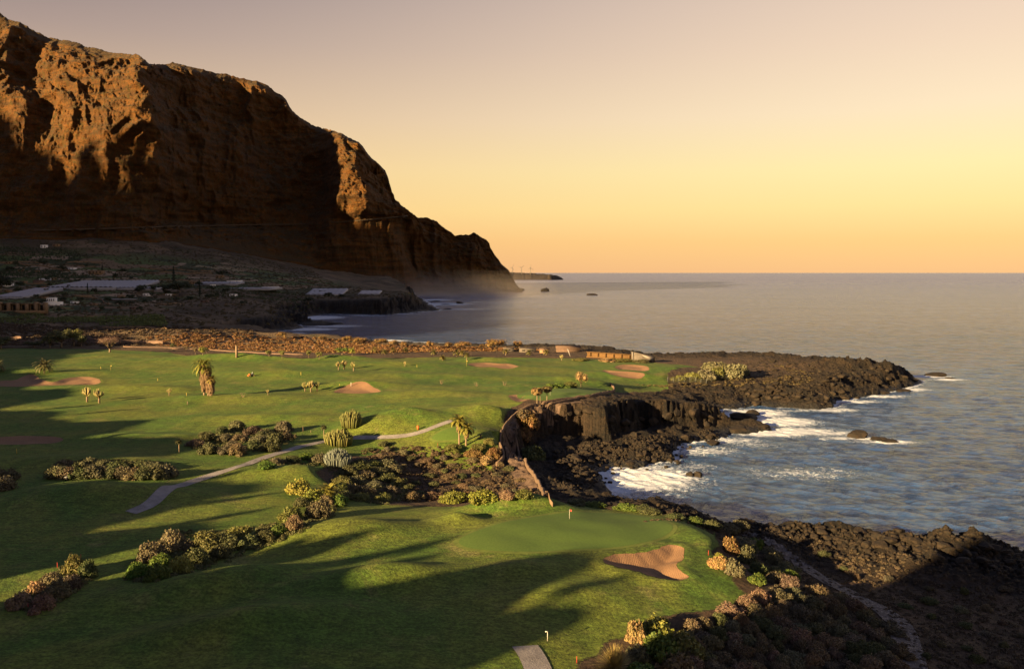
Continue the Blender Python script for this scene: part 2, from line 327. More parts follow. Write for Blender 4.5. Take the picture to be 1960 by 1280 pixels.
def height(x, y, full=False, bunk=True):
    x = np.asarray(x, float); y = np.asarray(y, float)
    hb = hbase(x, y); far = sst(640, 760, np.hypot(x, y))
    cd, k = coast_dist(x, y)
    wob = (fbm(x / 9, y / 9, oct=4, seed=40) + 0.45 * fbm(x / 2.6, y / 2.6, oct=3, seed=44, ridge=True)) * np.clip(1 + (np.hypot(x, y) - 500) / 400, 1, 4)
    ce = cd + wob * 2.6
    ha, c0, wc = k[..., 0], k[..., 1], k[..., 2]
    gd = sdist(x, y, GRASS) + 2.0 * fbm(x / 8, y / 8, oct=2, seed=12)
    g = sst(-2.0, 2.5, gd) * (1 - far)
    ap = np.where(ce > 0, ha * np.clip(ce / 14, 0, 1) ** 0.6 * (0.75 + 0.5 * fbm(x / 14, y / 14, oct=2, seed=5)), np.maximum(-5, ce * 1.6 - 0.8))
    st = sst(0, 1, (ce - c0 + wob * 1.5) / wc)
    h = np.where(ce > 0, ap + np.maximum(hb - ap, 0) * st, ap)
    sc = np.clip(np.hypot(x, y) / 900, 1, 3)
    rk = sst(50, 28, ce) * (1 - g) * np.where(ce > -6, 1, 0)
    pen = sst(80, 25, ce) * sst(560, 620, x + y * 1.2) * (1 - g) * (1 - far)          # the lava tongue and the shore rocks
    rk = np.clip(np.maximum(rk, pen), 0, 1)
    rn = fbm(x / 11 / sc, y / 8 / sc, oct=5, seed=60, ridge=True, gain=0.55)
    rn2 = np.floor((fbm(x / 16, y / 12, oct=3, seed=77) * 0.5 + 0.5) * 5) / 5 - 0.4
    h = h + rk * (rn * (1.5 + 0.9 * pen) + rn2 * (1.4 + 1.6 * pen) + 0.5 * fbm(x / 2.2, y / 2.2, oct=3, seed=80, ridge=True)) * np.clip(0.35 + ce / 10, 0.3, 1.0) * sst(-1.0, 1.5, ce)
    h = h + (1 - g) * (1 - rk) * sst(0, 10, ce) * (0.45 * fbm(x / 9, y / 9, oct=4, seed=31) + far * (6.0 * fbm(x / 140, y / 90, oct=4, seed=33, ridge=True) + 2.0 * fbm(x / 30, y / 22, oct=3, seed=34)))
    fd = np.interp(980 + FPX * x / np.maximum(y, 1), [-420, 0, 150, 300, 330, 380, 440, 600, 650, 690, 725, 760, 780], [2150, 2060, 2080, 2110, 2190, 2250, 2290, 2500, 2455, 2500, 2540, 2570, 2600])
    h = h - np.clip((y - fd - 5) * 1.6, 0, 500) * (h > 3)
    for c, rx, ry, hh in _rb:
        h = h + rk * hh * np.exp(-((x - c[0]) / rx) ** 2 - ((y - c[1]) / ry) ** 2) * (0.7 + 0.6 * fbm(x / 7, y / 7, oct=3, seed=66, ridge=True))
    md = np.zeros_like(h)
    for c, rx, ry, hh, ro in _m:
        dx, dy = x - c[0], y - c[1]; cr, sr = math.cos(ro), math.sin(ro)
        q = ((dx * cr + dy * sr) / rx) ** 2 + ((-dx * sr + dy * cr) / ry) ** 2
        md = md + hh * np.exp(-q * 1.1)
    h = h + g * (md + undul(x, y)) + 0.0
    if bunk:
        for nme, pw in BUNKW.items():
            s = sdist(x, y, pw); h = h - (1.5 if nme == 'near' else 0.8) * sst(-0.2, 4.5, s) + (0.3 if nme == 'near' else 0.12) * np.exp(-((s + 1.2) / 1.6) ** 2) * (s < 0.4)
    if full: return h, g, rk, cd, ce, far
    return h
def hz(x, y): return float(height(np.array([x]), np.array([y]))[0])
_ds = np.exp(np.linspace(math.log(70), math.log(2600), 1500))
def G(px, py, near=0.0, bunk=True):
    """the ground point seen at a photo pixel (first crossing of the sight line)"""
    d = ray(px, py); ds = _ds[_ds > near]
    z = CAMZ + d[2] * ds; hh = height(d[0] * ds, ds, bunk=bunk); s = z - hh
    i = int(np.argmax(s < 0)) if (s < 0).any() else len(ds) - 1
    k = ds[i] if i == 0 else ds[i - 1] + (ds[i] - ds[i - 1]) * s[i - 1] / (s[i - 1] - s[i] + 1e-9)
    return np.array([d[0] * k, k, CAMZ + d[2] * k])
for _n, _p in BUNK.items():
    BUNKW_n = smooth_poly(np.array([G(*q, bunk=False)[:2] for q in _p]) if _n == 'near' else polyW(_p, _BZ[_n]), 2)
    BUNKW_n = BUNKW_n + 0.45 * np.stack([fbm(BUNKW_n[:, 0] / 1.6, BUNKW_n[:, 1] / 1.6, oct=2, seed=70), fbm(BUNKW_n[:, 0] / 1.6, BUNKW_n[:, 1] / 1.6, oct=2, seed=71)], 1)
    BUNK[_n] = BUNKW_n
BUNKW.update(BUNK)
# ------------------------------------------------------------------ ground sheet (rows of forward distance, columns of bearing)
def rows():
    d = [48.0]
    while d[-1] < 2650:
        y = d[-1]; s = 0.0065 if y < 110 else 0.0038 if y < 262 else 0.0019 if y < 345 else 0.0034 if y < 720 else 0.0055 if y < 1700 else 0.012
        d.append(y * (1 + s))
    return np.array(d)
GY = rows()
GT = np.concatenate([np.linspace(-1.5, -0.66, 90)[:-1], np.linspace(-0.66, 0.66, 1020), np.linspace(0.66, 1.1, 60)[1:]])
XX = GT[None, :] * GY[:, None]; YY = np.repeat(GY[:, None], len(GT), 1)
HH = np.empty_like(XX); ZG = np.empty_like(XX); ZR = np.empty_like(XX); ZC = np.empty_like(XX); ZE = np.empty_like(XX)
for i in range(0, len(GY), 60):
    s = slice(i, i + 60); h, g, rk, cd, ce, fa = height(XX[s], YY[s], full=True); HH[s], ZG[s], ZR[s], ZC[s], ZE[s] = h, g, rk, cd, ce
def hz(x, y):
    t = np.clip(x / y, GT[0], GT[-1]); j = np.clip(np.searchsorted(GT, t) - 1, 0, len(GT) - 2); i = np.clip(np.searchsorted(GY, y) - 1, 0, len(GY) - 2)
    a = (t - GT[j]) / (GT[j + 1] - GT[j]); b = np.clip((y - GY[i]) / (GY[i + 1] - GY[i]), 0, 1)
    return (HH[i, j] * (1 - a) + HH[i, j + 1] * a) * (1 - b) + (HH[i + 1, j] * (1 - a) + HH[i + 1, j + 1] * a) * b
def G(px, py, near=0.0):
    d = ray(px, py); t = np.clip(d[0], GT[0], GT[-1]); j = int(np.clip(np.searchsorted(GT, t) - 1, 0, len(GT) - 2)); a = (t - GT[j]) / (GT[j + 1] - GT[j])
    col = HH[:, j] * (1 - a) + HH[:, j + 1] * a; s = CAMZ + d[2] * GY - col; ok = (s < 0) & (GY > near)
    if not ok.any(): return np.array([d[0] * 2600, 2600, CAMZ + d[2] * 2600])
    i = max(int(np.argmax(ok)), 1); f = s[i - 1] / (s[i - 1] - s[i] + 1e-9) if s[i - 1] > 0 else 1.0
    y = GY[i - 1] + (GY[i] - GY[i - 1]) * f; return np.array([d[0] * y, y, CAMZ + d[2] * y])
def gattr(x, y, A):
    t = np.clip(np.asarray(x) / y, GT[0], GT[-1]); j = np.clip(np.searchsorted(GT, t), 0, len(GT) - 1); i = np.clip(np.searchsorted(GY, y), 0, len(GY) - 1); return A[i, j]

def ground_material():
    t = NT('land'); co = t.coord(); g = t.attr('grass'); rk = t.attr('rock'); dry = t.attr('dry'); wet = t.attr('wet')
    # turf
    n1 = t.noise(co, 0.035, 4, 0.6, 0.6); n2 = t.noise(co, 0.16, 5, 0.65, 0.3); n3 = t.noise(co, 1.7, 4, 0.7); n4 = t.noise(t.coord((0.6, 1.6, 1)), 0.55, 5, 0.7)
    gr = t.mix(t.mr(n1, 0.36, 0.66), (0.040, 0.077, 0.010), (0.077, 0.094, 0.014))
    gr = t.mix(t.mr(n2, 0.50, 0.78, 0, 0.75), gr, (0.090, 0.092, 0.024))
    gr = t.mix(t.mr(n2, 0.26, 0.44, 0.55, 0), gr, (0.027, 0.057, 0.008))
    gr = t.mix(t.mr(t.noise(co, 0.06, 6, 0.7, 0.5), 0.56, 0.72, 0, 0.7), gr, (0.118, 0.104, 0.040))
    gv = t.n('ShaderNodeCombineColor'); vv = t.math('MULTIPLY', t.mr(n3, 0.34, 0.66, 0.5, 1.5, False), t.mr(n4, 0.36, 0.64, 0.7, 1.3, False)); [t.l(vv, gv.inputs[i]) for i in range(3)]
    gr = t.mix(1.0, gr, gv.outputs[0], 'MULTIPLY')
    mw = t.n('ShaderNodeTexWave', wave_type='BANDS', wave_profile='SIN'); t.l(t.coord((0.06, 0.30, 1)), mw.inputs['Vector']); mw.inputs['Scale'].default_value = 1.0; mw.inputs['Distortion'].default_value = 1.5; mw.inputs['Detail Scale'].default_value = 0.4
    sc_ = t.n('ShaderNodeCombineColor'); sv_ = t.mr(mw.outputs[1], 0, 1, 0.95, 1.05, False); [t.l(sv_, sc_.inputs[i]) for i in range(3)]
    gr = t.mix(1.0, gr, sc_.outputs[0], 'MULTIPLY')
    # soil with low scrub, lava rock
    m1 = t.noise(co, 0.22, 6, 0.7, 0.4); m2 = t.noise(co, 1.3, 5, 0.7); vor = t.voro(co, 0.55)
    so = t.mix(t.mr(m1, 0.35, 0.65), (0.030, 0.020, 0.014), (0.075, 0.046, 0.030))
    so = t.mix(t.mr(m2, 0.5, 0.72, 0, 0.8), so, (0.042, 0.036, 0.018))
    pl = t.mix(t.mr(t.noise(t.coord((0.35, 1.0, 1)), 0.02, 6, 0.7, 0.5), 0.40, 0.62), (0.050, 0.035, 0.022), (0.115, 0.078, 0.047))
    pl = t.mix(t.mr(t.noise(t.coord((0.5, 1.0, 1)), 0.045, 5, 0.65, 0.3), 0.52, 0.66, 0, 0.85), pl, (0.034, 0.036, 0.016))
    pv = t.n('ShaderNodeTexVoronoi', feature='F1', distance='CHEBYCHEV'); t.l(t.coord((0.012, 0.030, 0.0)), pv.inputs['Vector']); pv.inputs['Scale'].default_value = 1.0; pv.inputs['Randomness'].default_value = 0.75
    ps = t.n('ShaderNodeSeparateColor'); t.l(pv.outputs['Color'], ps.inputs[0])
    pc = t.mix(t.mr(ps.outputs[0], 0.50, 0.52), (0.066, 0.088, 0.028), (0.140, 0.094, 0.054)); pc = t.mix(t.mr(ps.outputs[1], 0.80, 0.82), pc, (0.26, 0.185, 0.12)); pc = t.mix(t.mr(ps.outputs[2], 0.68, 0.70), pc, (0.032, 0.042, 0.018))
    pl = t.mix(t.attr('plot'), pl, t.mix(0.9, pl, pc))
    so = t.mix(dry, so, pl)
    la = t.mix(t.mr(t.noise(co, 0.12, 6, 0.7, 0.5), 0.38, 0.64), (0.007, 0.006, 0.0056), (0.021, 0.0145, 0.010))
    la = t.mix(t.mr(t.noise(co, 0.9, 5, 0.75), 0.54, 0.70, 0, 0.65), la, (0.056, 0.031, 0.013))
    la = t.mix(t.mr(vor, 0.0, 0.25, 0.6, 0.0), la, (0.010, 0.008, 0.008))
    la = t.mix(wet, la, (0.010, 0.010, 0.011))
    edge = t.math('ADD', g, t.math('MULTIPLY', t.math('SUBTRACT', n3, 0.5), 0.7))
    c = t.mix(rk, so, la); gm = t.mr(edge, 0.38, 0.62); c = t.mix(gm, c, gr)
    hb = t.math('ADD', t.math('MULTIPLY', t.noise(co, 0.8, 6, 0.75), 1.3), t.math('MULTIPLY', m2, 0.6))
    hr = t.math('ADD', hb, t.math('MULTIPLY', vor, 0.9)); hg = t.math('ADD', t.math('MULTIPLY', n3, 0.22), t.math('MULTIPLY', t.noise(co, 5.0, 3, 0.7), 0.09))
    hm = t.n('ShaderNodeMix', data_type='FLOAT'); t.l(gm, hm.inputs[0]); t.l(hr, hm.inputs[2]); t.l(hg, hm.inputs[3])
    t.set(c, t.mr(wet, 0, 1, 0.9, 0.45, False), t.bump(hm.outputs[0], 1.0, 1.0)); return t.m
keep = HH > -4.6
nr, ncol = HH.shape
idx = np.arange(nr * ncol).reshape(nr, ncol)
fk = keep[:-1, :-1] | keep[1:, :-1] | keep[:-1, 1:] | keep[1:, 1:]
quads = np.stack([idx[:-1, :-1], idx[:-1, 1:], idx[1:, 1:], idx[1:, :-1]], -1)[fk]
used = np.zeros(nr * ncol, bool); used[quads.ravel()] = True; remap = np.cumsum(used) - 1
gme = mesh_data('ground', np.stack([XX, YY, HH], -1).reshape(-1, 3)[used], remap[quads], True, [ground_material()])
FAR = sst(600, 720, np.hypot(XX, YY))
PLOT = sst(860, 1000, YY) * sst(2050, 1900, YY) * sst(120, 260, ZC)
for nm, arr in (('grass', ZG), ('plot', PLOT), ('rock', ZR), ('dry', FAR), ('wet', sst(3.0, 0.6, HH) * sst(9, 3, ZE))):
    a = gme.attributes.new(nm, 'FLOAT', 'POINT'); a.data.foreach_set('value', arr.reshape(-1)[used].astype(np.float32))
ground = tag(link('ground', gme), kind='structure')

# ------------------------------------------------------------------ draped sheets: bunker sand, greens, paths
def drape(name, poly, mat, off=0.05, step=0.6, hf=None, edge=None):
    P = np.asarray(poly, float); mn, mx_ = P.min(0), P.max(0)
    gx, gy = np.meshgrid(np.arange(mn[0], mx_[0], step), np.arange(mn[1], mx_[1], step)); gx = gx.ravel() + rng.uniform(-.15, .15, gx.size) * step; gy = gy.ravel() + rng.uniform(-.15, .15, gy.size) * step
    m = sdist(gx, gy, P) > step * 0.5
    pts = []; n = len(P)
    for i in range(n):
        a, b = P[i], P[(i + 1) % n]; k = max(1, int(np.linalg.norm(b - a) / step)); pts += [a + (b - a) * j / k for j in range(k)]
    B = len(pts); allp = [Vector(p) for p in pts] + [Vector((x, y)) for x, y in zip(gx[m], gy[m])]
    r = delaunay_2d_cdt(allp, [(i, (i + 1) % B) for i in range(B)], [], 1, 1e-5)
    V = np.array([(v[0], v[1]) for v in r[0]]); z = hz(V[:, 0], V[:, 1]) + off
    return link(name, mesh_data(name, np.c_[V, z], np.array([f for f in r[2] if len(f) == 3]), True, [mat]))
def sand_material():
    t = NT('bunker_sand'); co = t.coord(); n = t.noise(co, 0.5, 5, 0.6); n2 = t.noise(t.coord((1, 2.2, 1)), 3.5, 4, 0.7)
    w = t.n('ShaderNodeTexWave', wave_type='BANDS'); t.l(co, w.inputs['Vector']); w.inputs['Scale'].default_value = 0.9; w.inputs['Distortion'].default_value = 6
    c = t.mix(n, (0.130, 0.076, 0.044), (0.195, 0.116, 0.068)); c = t.mix(t.mr(n2, 0.4, 0.7, 0, 0.5), c, (0.10, 0.048, 0.026))
    return t.set(c, 0.9, t.bump(t.math('ADD', t.math('MULTIPLY', n2, 0.5), t.math('MULTIPLY', w.outputs[0], 0.14)), 0.7, 0.25))
SAND = sand_material()
for nm, pw in BUNK.items():
    tag(drape('sand_bunker', pw, SAND, 0.05, 0.5 if nm == 'near' else 0.9), kind='structure')
def green_material():
    t = NT('putting_turf'); co = t.coord(); n = t.noise(co, 0.12, 4, 0.6); n2 = t.noise(co, 2.0, 4, 0.6)
    c = t.mix(n, (0.046, 0.086, 0.014), (0.064, 0.102, 0.018)); v = t.n('ShaderNodeCombineColor'); f = t.mr(n2, 0.3, 0.7, 0.86, 1.14, False); [t.l(f, v.inputs[i]) for i in range(3)]
    return t.set(t.mix(1.0, c, v.outputs[0], 'MULTIPLY'), 0.85, t.bump(n2, 0.4, 0.1))
TURF = green_material()
COLLAR = plain('collar_turf', (0.074, 0.098, 0.020), .9, .25, .5)
GREENS = [([(872,1036),(900,1020),(960,1000),(1040,986),(1110,979),(1180,981),(1250,990),(1291,1004),(1282,1022),(1232,1040),(1150,1050),(1050,1055),(960,1056),(895,1050)], 13.8),
          ([(985,757),(1015,748),(1070,743),(1140,743),(1160,748),(1125,756),(1070,764),(1030,767),(998,764)], 15.5),
          ([(822,838),(850,822),(880,816),(908,815),(912,822),(900,834),(872,842),(838,844)], 13.5)]
for pts, z in GREENS:
    P_ = smooth_poly(np.array([G(*p)[:2] for p in pts]), 2); c_ = P_.mean(0); T_ = np.roll(P_, -1, 0) - np.roll(P_, 1, 0); T_ /= np.linalg.norm(T_, axis=1)[:, None]; N_ = np.c_[T_[:, 1], -T_[:, 0]]; N_ *= np.sign(((P_ - c_) * N_).sum())
    tag(drape('green_collar', P_ + 1.1 * N_, COLLAR, 0.03, 0.8), kind='structure')
    tag(drape('putting_green' if z != 13.5 else 'tee_ground', smooth_poly(np.array([G(*p)[:2] for p in pts]), 2), TURF, 0.06, 0.8), kind='structure')
def ribbon(name, pts, widths, mat, off=0.08, step=0.5, kind='structure', z=None):
    C = np.array([G(p[0], p[1])[:2] if z is None else PZ(p[0], p[1], z)[:2] for p in pts]); w = np.broadcast_to(np.asarray(widths, float), (len(C),))
    for _ in range(3):
        C = np.concatenate([[C[0]], np.stack([C[:-1] * .75 + C[1:] * .25, C[:-1] * .25 + C[1:] * .75], 1).reshape(-1, 2), [C[-1]]]); w = np.concatenate([[w[0]], np.stack([w[:-1] * .75 + w[1:] * .25, w[:-1] * .25 + w[1:] * .75], 1).reshape(-1), [w[-1]]])
    T = np.gradient(C, axis=0); T /= np.linalg.norm(T, axis=1)[:, None] + 1e-9; Nn = np.c_[-T[:, 1], T[:, 0]]
    L_, Rr = C + Nn * w[:, None] / 2, C - Nn * w[:, None] / 2
    P = np.concatenate([L_, Rr[::-1]])
    keepi = [0]
    for i in range(1, len(P)):
        if np.linalg.norm(P[i] - P[keepi[-1]]) > 0.25: keepi.append(i)
    return tag(drape(name, P[keepi], mat, off, step), kind=kind), C
def path_material(name, a, b, sc=1.2, peb=0.0):
    t = NT(name); co = t.coord(); n = t.noise(co, 0.35, 5, 0.65, 0.3); n2 = t.noise(co, sc * 3, 4, 0.7)
    c = t.mix(t.mr(n, 0.3, 0.7), a, b); c = t.mix(t.mr(n2, 0.45, 0.7, 0, 0.45), c, tuple(v * 0.55 for v in a))
    h = n2
    if peb:
        v = t.voro(co, peb); v2 = t.voro(co, peb, out=1)
        sepc = t.n('ShaderNodeSeparateColor'); t.l(v2, sepc.inputs[0])
        c = t.mix(t.mr(sepc.outputs[0], 0.72, 0.95, 0, 0.7), c, tuple(min(1, q * 2.4) for q in b)); c = t.mix(t.mr(v, 0.0, 0.5, 0.0, 0.45), c, tuple(q * 0.4 for q in a)); h = t.math('SUBTRACT', n2, v)
    return t.set(c, 0.9, t.bump(h, 0.8, 0.15))
CARTM = path_material('worn_concrete', (0.13, 0.12, 0.125), (0.21, 0.195, 0.20))
ribbon('cart_path', [(250,981),(300,960),(345,927),(400,910),(450,896),(490,880),(545,864),(600,848),(650,838),(700,837),(760,836),(805,828),(840,814),(866,805)], [3.6,3.6,3.4,3.2,3.0,2.8,2.8,2.8,2.8,2.8,2.8,2.8,2.6,2.4], CARTM, 0.09, 0.5)
ribbon('cart_path', [(1005,1236),(1018,1254),(1032,1284),(1042,1330)], [4.2,4.2,4.2,4.2], CARTM, 0.09, 0.4)
GRAV = path_material('pebble_track', (0.080, 0.068, 0.066), (0.125, 0.108, 0.105), 1.2, 3.2)
ribbon('gravel_path', [(1755,1330),(1745,1280),(1738,1240),(1728,1205),(1708,1180),(1670,1157),(1625,1135),(1575,1108),(1530,1078),(1490,1050),(1455,1028),(1425,1012)], [4.8,4.8,4.8,4.6,4.4,4.2,4.0,3.8,3.6,3.6,3.4,3.2], GRAV, 0.16, 0.5)
DIRTM = path_material('earth_track', (0.055, 0.036, 0.028), (0.10, 0.068, 0.052))
ribbon('dirt_path', [(1110,768),(1060,775),(1020,786),(992,802),(978,822),(974,845),(982,868),(996,893),(1006,915),(1016,938)], [3,3,3.4,4,4.4,4.8,5.6,6.4,7,7], DIRTM, 0.12, 0.5)

# ------------------------------------------------------------------ sea
SY = []
y = 40.0
while y < 90000: SY.append(y); y *= 1 + (0.006 if y < 150 else 0.0034 if y < 900 else min(0.05, 0.0034 * (y / 900) ** 1.1))
SY = np.array(SY); ST = np.concatenate([np.linspace(-2.6, -0.7, 40)[:-1], np.linspace(-0.7, 0.7, 760), np.linspace(0.7, 2.6, 60)[1:]])
sx = ST[None] * SY[:, None]; sy = np.repeat(SY[:, None], len(ST), 1)
SWELL = 0.80; sz = np.zeros_like(sx); wr = np.random.default_rng(3)
for wl, am in ((31, .08), (21, .08), (14, .10), (9.5, .13), (7.0, .15), (5.2, .15), (3.9, .13)):
    for q in range(3):
        a = wr.normal(R(222), R(24)); ph = wr.uniform(0, 6.28); kx, ky = math.cos(a) * 6.283 / wl, math.sin(a) * 6.283 / wl
        mod = 0.55 + 0.6 * vn(sx / (wl * 3.1), sy / (wl * 2.4), seed=int(wl) * 5 + q)
        sz += am * SWELL * mod * (1 - 2 * np.abs(np.sin((sx * kx + sy * ky + ph + 1.2 * vn(sx / wl / 1.7, sy / wl / 1.7, seed=int(wl) + 90 + q)) / 2)) ** 1.3) * sst(2.0, 5.5, wl / (np.gradient(SY)[:, None] + 1e-6))
calm = np.where(sy < 4000, 1, 0); sz *= calm
STACKS = []          # filled by rocks further down: (x, y, radius) that get a collar of foam
FOAMSPOT = [(1200,912,30,26,1.15),(1165,925,16,18,1.1),(1250,905,26,16,.8),(1320,892,20,14,.6),(1230,945,24,16,.6),(1400,795,18,12,1.2),(1450,790,18,16,1.1),(1490,806,22,16,1.15),(1480,828,24,10,1.15),(1530,824,24,12,.95),(1580,828,24,9,.85),(1630,838,22,7,.8),(1700,845,18,6,.9),(1345,862,22,14,.75),(1400,842,20,10,.8),(1440,850,22,10,.6),
  (1780,720,18,10,1.1),(1815,726,16,7,1.0),(1740,745,18,8,1.0),(1690,758,18,8,.95),(1640,768,18,8,.95),(1590,784,20,8,.9),(1520,785,22,8,.7),(1540,905,34,14,.62),(1480,900,26,12,.5),(1850,730,18,6,.5),(600,608,60,70,1.1),(585,630,50,34,1.1),(520,638,50,24,1.1),(640,624,60,40,.8),(850,582,80,110,1.0),(830,574,60,80,1.1),(880,592,90,60,.7),(905,578,50,60,.6),(700,604,60,24,.7),(770,601,60,20,.7),(790,657,40,22,1.0),(740,652,34,22,.9),(870,665,30,16,.6),(900,560,60,60,.5)]
foam = np.zeros_like(sx)
near_ = sy < 3300
cdist, _k = coast_dist(sx[near_], sy[near_]); fo = np.exp(-np.clip(-cdist, 0, None) / (3.0 + 0.004 * sy[near_])) * 0.9
fo += 0.5 * np.exp(-np.clip(-cdist, 0, None) / 14.0) * (fbm(sx[near_] / 30, sy[near_] / 22, oct=3, seed=55) + 0.15)
foam[near_] = fo
for px, py, rx, ry, st in FOAMSPOT:
    c = PZ(px, py, 0); q = ((sx - c[0]) / rx) ** 2 + ((sy - c[1]) / ry) ** 2; foam = np.maximum(foam, st * np.exp(-q))
def sea_material():
    t = NT('sea_water'); co = t.coord(); f = t.attr('foam')
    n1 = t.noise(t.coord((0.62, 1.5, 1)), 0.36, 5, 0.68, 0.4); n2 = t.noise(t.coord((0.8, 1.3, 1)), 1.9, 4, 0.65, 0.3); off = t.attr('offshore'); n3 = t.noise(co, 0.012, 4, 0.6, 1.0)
    h = t.math('ADD', t.math('MULTIPLY', n1, 1.25), t.math('MULTIPLY', n2, 0.26))
    n5 = t.noise(t.coord((0.45, 1.5, 1)), 0.055, 6, 0.74, 0.4); h = t.math('ADD', h, t.math('MULTIPLY', t.math('MULTIPLY', n5, t.mr(off, 0.0, 0.25, 0.25, 1.0)), 9.0)); n7 = t.noise(t.coord((0.5, 1.7, 1)), 0.10, 6, 0.75, 0.3); n6 = t.noise(t.coord((0.2, 1.6, 1)), 0.012, 7, 0.75, 0.3)
    fm = t.noise(co, 0.33, 6, 0.72, 1.2); fl = t.noise(co, 1.1, 5, 0.7, 0.8)
    lace = t.math('ADD', t.math('MULTIPLY', fm, 0.7), t.math('MULTIPLY', fl, 0.5))
    mask = t.mr(t.math('ADD', t.math('MULTIPLY', f, 0.95), t.math('SUBTRACT', t.math('MULTIPLY', lace, 1.7), 1.42)), 0.05, 0.42)
    caps = t.mr(t.math('MULTIPLY', t.noise(t.coord((1, 1.6, 1)), 0.085, 6, 0.75, 0.5), 1.0), 0.745, 0.80, 0, 0.6)
    mask = t.math('MAXIMUM', mask, caps)
    aer = t.mr(f, 0.0, 0.9)
    wc = t.mix(t.mr(n3, 0.35, 0.65), (0.010, 0.027, 0.078), (0.014, 0.037, 0.100)); wc = t.mix(off, wc, t.mix(t.mr(n6, 0.40, 0.60), (0.044, 0.054, 0.115), (0.100, 0.098, 0.165))); gm_ = t.n('ShaderNodeCombineColor'); gv_ = t.mr(n7, 0.38, 0.62, 0.35, 1.65); [t.l(gv_, gm_.inputs[i]) for i in range(3)]; wc = t.mix(1.0, wc, gm_.outputs[0], 'MULTIPLY'); wc = t.mix(aer, wc, (0.028, 0.056, 0.105))  # far water paler in place of haze; wave-facet light and dark in the colour
    t.set(t.mix(mask, wc, (0.40, 0.44, 0.52)), t.math('MAXIMUM', t.mr(mask, 0, 1, 0.10, 0.8, False), t.mr(off, 0, 1, 0.10, 0.30, False)), t.bump(h, 1.0, 1.0)); t.b.inputs['Specular Tint'].default_value = (0.90, 0.87, 1.0, 1); t.b.inputs['IOR'].default_value = 1.62; t.b.inputs['Specular IOR Level'].default_value = 0.5
    return t.m
ii = np.arange(sx.size).reshape(sx.shape)
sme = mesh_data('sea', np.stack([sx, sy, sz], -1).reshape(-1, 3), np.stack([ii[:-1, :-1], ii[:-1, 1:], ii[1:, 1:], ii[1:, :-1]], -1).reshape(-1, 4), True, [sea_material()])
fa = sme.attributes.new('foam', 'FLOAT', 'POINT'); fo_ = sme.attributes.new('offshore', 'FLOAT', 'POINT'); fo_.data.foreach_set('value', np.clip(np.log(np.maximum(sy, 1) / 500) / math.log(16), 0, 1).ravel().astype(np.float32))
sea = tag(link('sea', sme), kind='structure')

# ------------------------------------------------------------------ mountain: lofted through contours (photo row, forward distance) from foot to crest
MT = {  # px : contours (py, distance) foot -> talus top -> lower wall -> mid wall -> upper wall -> crest
 -420: [(470,2150),(400,2300),(300,2360),(150,2420),(20,2500),(-190,2650)],
 -200: [(450,2130),(400,2250),(290,2320),(160,2360),(40,2460),(-110,2600)],
 -60: [(452,2080),(410,2180),(310,2230),(180,2290),(70,2400),(-30,2520)],
 0:   [(455,2060),(415,2150),(320,2210),(190,2280),(80,2370),(6,2480)],
 45:  [(455,2060),(415,2150),(320,2200),(200,2250),(100,2370),(38,2480)],
 90:  [(455,2070),(420,2150),(330,2210),(220,2290),(130,2390),(60,2480)],
 150: [(458,2080),(425,2140),(330,2190),(220,2230),(130,2320),(78,2470)],
 230: [(460,2080),(425,2130),(330,2160),(230,2190),(150,2270),(102,2450)],
 285: [(462,2090),(425,2130),(330,2150),(230,2165),(150,2230),(106,2330)],
 305: [(464,2110),(425,2160),(330,2170),(230,2180),(150,2250),(123,2320)],
 330: [(466,2190),(425,2310),(330,2340),(230,2360),(160,2400),(124,2640)],
 380: [(470,2260),(428,2440),(340,2490),(240,2530),(170,2600),(128,2660)],
 440: [(480,2300),(432,2540),(350,2600),(250,2650),(185,2700),(143,2740)],
 500: [(492,2390),(432,2620),(350,2690),(270,2730),(200,2760),(156,2790)],
 545: [(500,2440),(430,2680),(350,2750),(280,2790),(220,2810),(178,2830)],
 600: [(508,2500),(428,2700),(360,2790),(310,2830),(270,2860),(238,2900)],
 612: [(512,2500),(426,2640),(365,2760),(314,2800),(275,2840),(244,2880)],
 628: [(515,2500),(425,2580),(370,2700),(320,2740),(280,2780),(250,2840)],
 641: [(518,2510),(425,2575),(373,2580),(320,2620),(281,2650),(253,2760)],
 650: [(522,2510),(424,2565),(375,2520),(320,2560),(280,2590),(256,2720)],
 690: [(528,2520),(420,2550),(380,2480),(335,2510),(300,2550),(274,2690)],
 706: [(532,2530),(420,2555),(385,2500),(350,2560),(320,2590),(288,2700)],
 725: [(538,2545),(418,2570),(390,2570),(360,2650),(335,2700),(312,2770)],
 748: [(545,2570),(416,2600),(400,2620),(380,2700),(362,2770),(346,2850)],
 756: [(550,2580),(414,2600),(402,2620),(395,2690),(390,2760),(384,2840)],
 782: [(555,2580),(425,2670),(418,2700),(414,2730),(411,2770),(408,2810)],
 802: [(557,2700),(470,2790),(440,2810),(430,2830),(424,2850),(419,2880)],
 832: [(557,2740),(480,2810),(450,2830),(438,2850),(430,2870),(422,2900)],
 868: [(557,2790),(500,2840),(475,2860),(462,2880),(455,2900),(450,2930)],
 908: [(558,2830),(510,2860),(480,2870),(462,2890),(452,2910),(446,2930)],
 936: [(558,2870),(520,2890),(495,2900),(480,2920),(468,2935),(460,2950)],
 957: [(558,2900),(535,2915),(522,2925),(514,2940),(507,2950),(500,2960)],
 984: [(558,2930),(552,2940),(547,2950),(543,2955),(540,2960),(536,2970)],
 1000: [(558.5,2950),(558,2955),(557,2958),(556.5,2960),(556,2965),(555.5,2970)]}
def lerp_table(tab, xs):
    k = sorted(tab); A = np.array([tab[q] for q in k], float); kk = np.array(k, float); out = np.empty((len(xs),) + A.shape[1:])
    for i in range(A.shape[1]):
        for j in range(A.shape[2]): out[:, i, j] = np.interp(xs, kk, A[:, i, j])
    return out
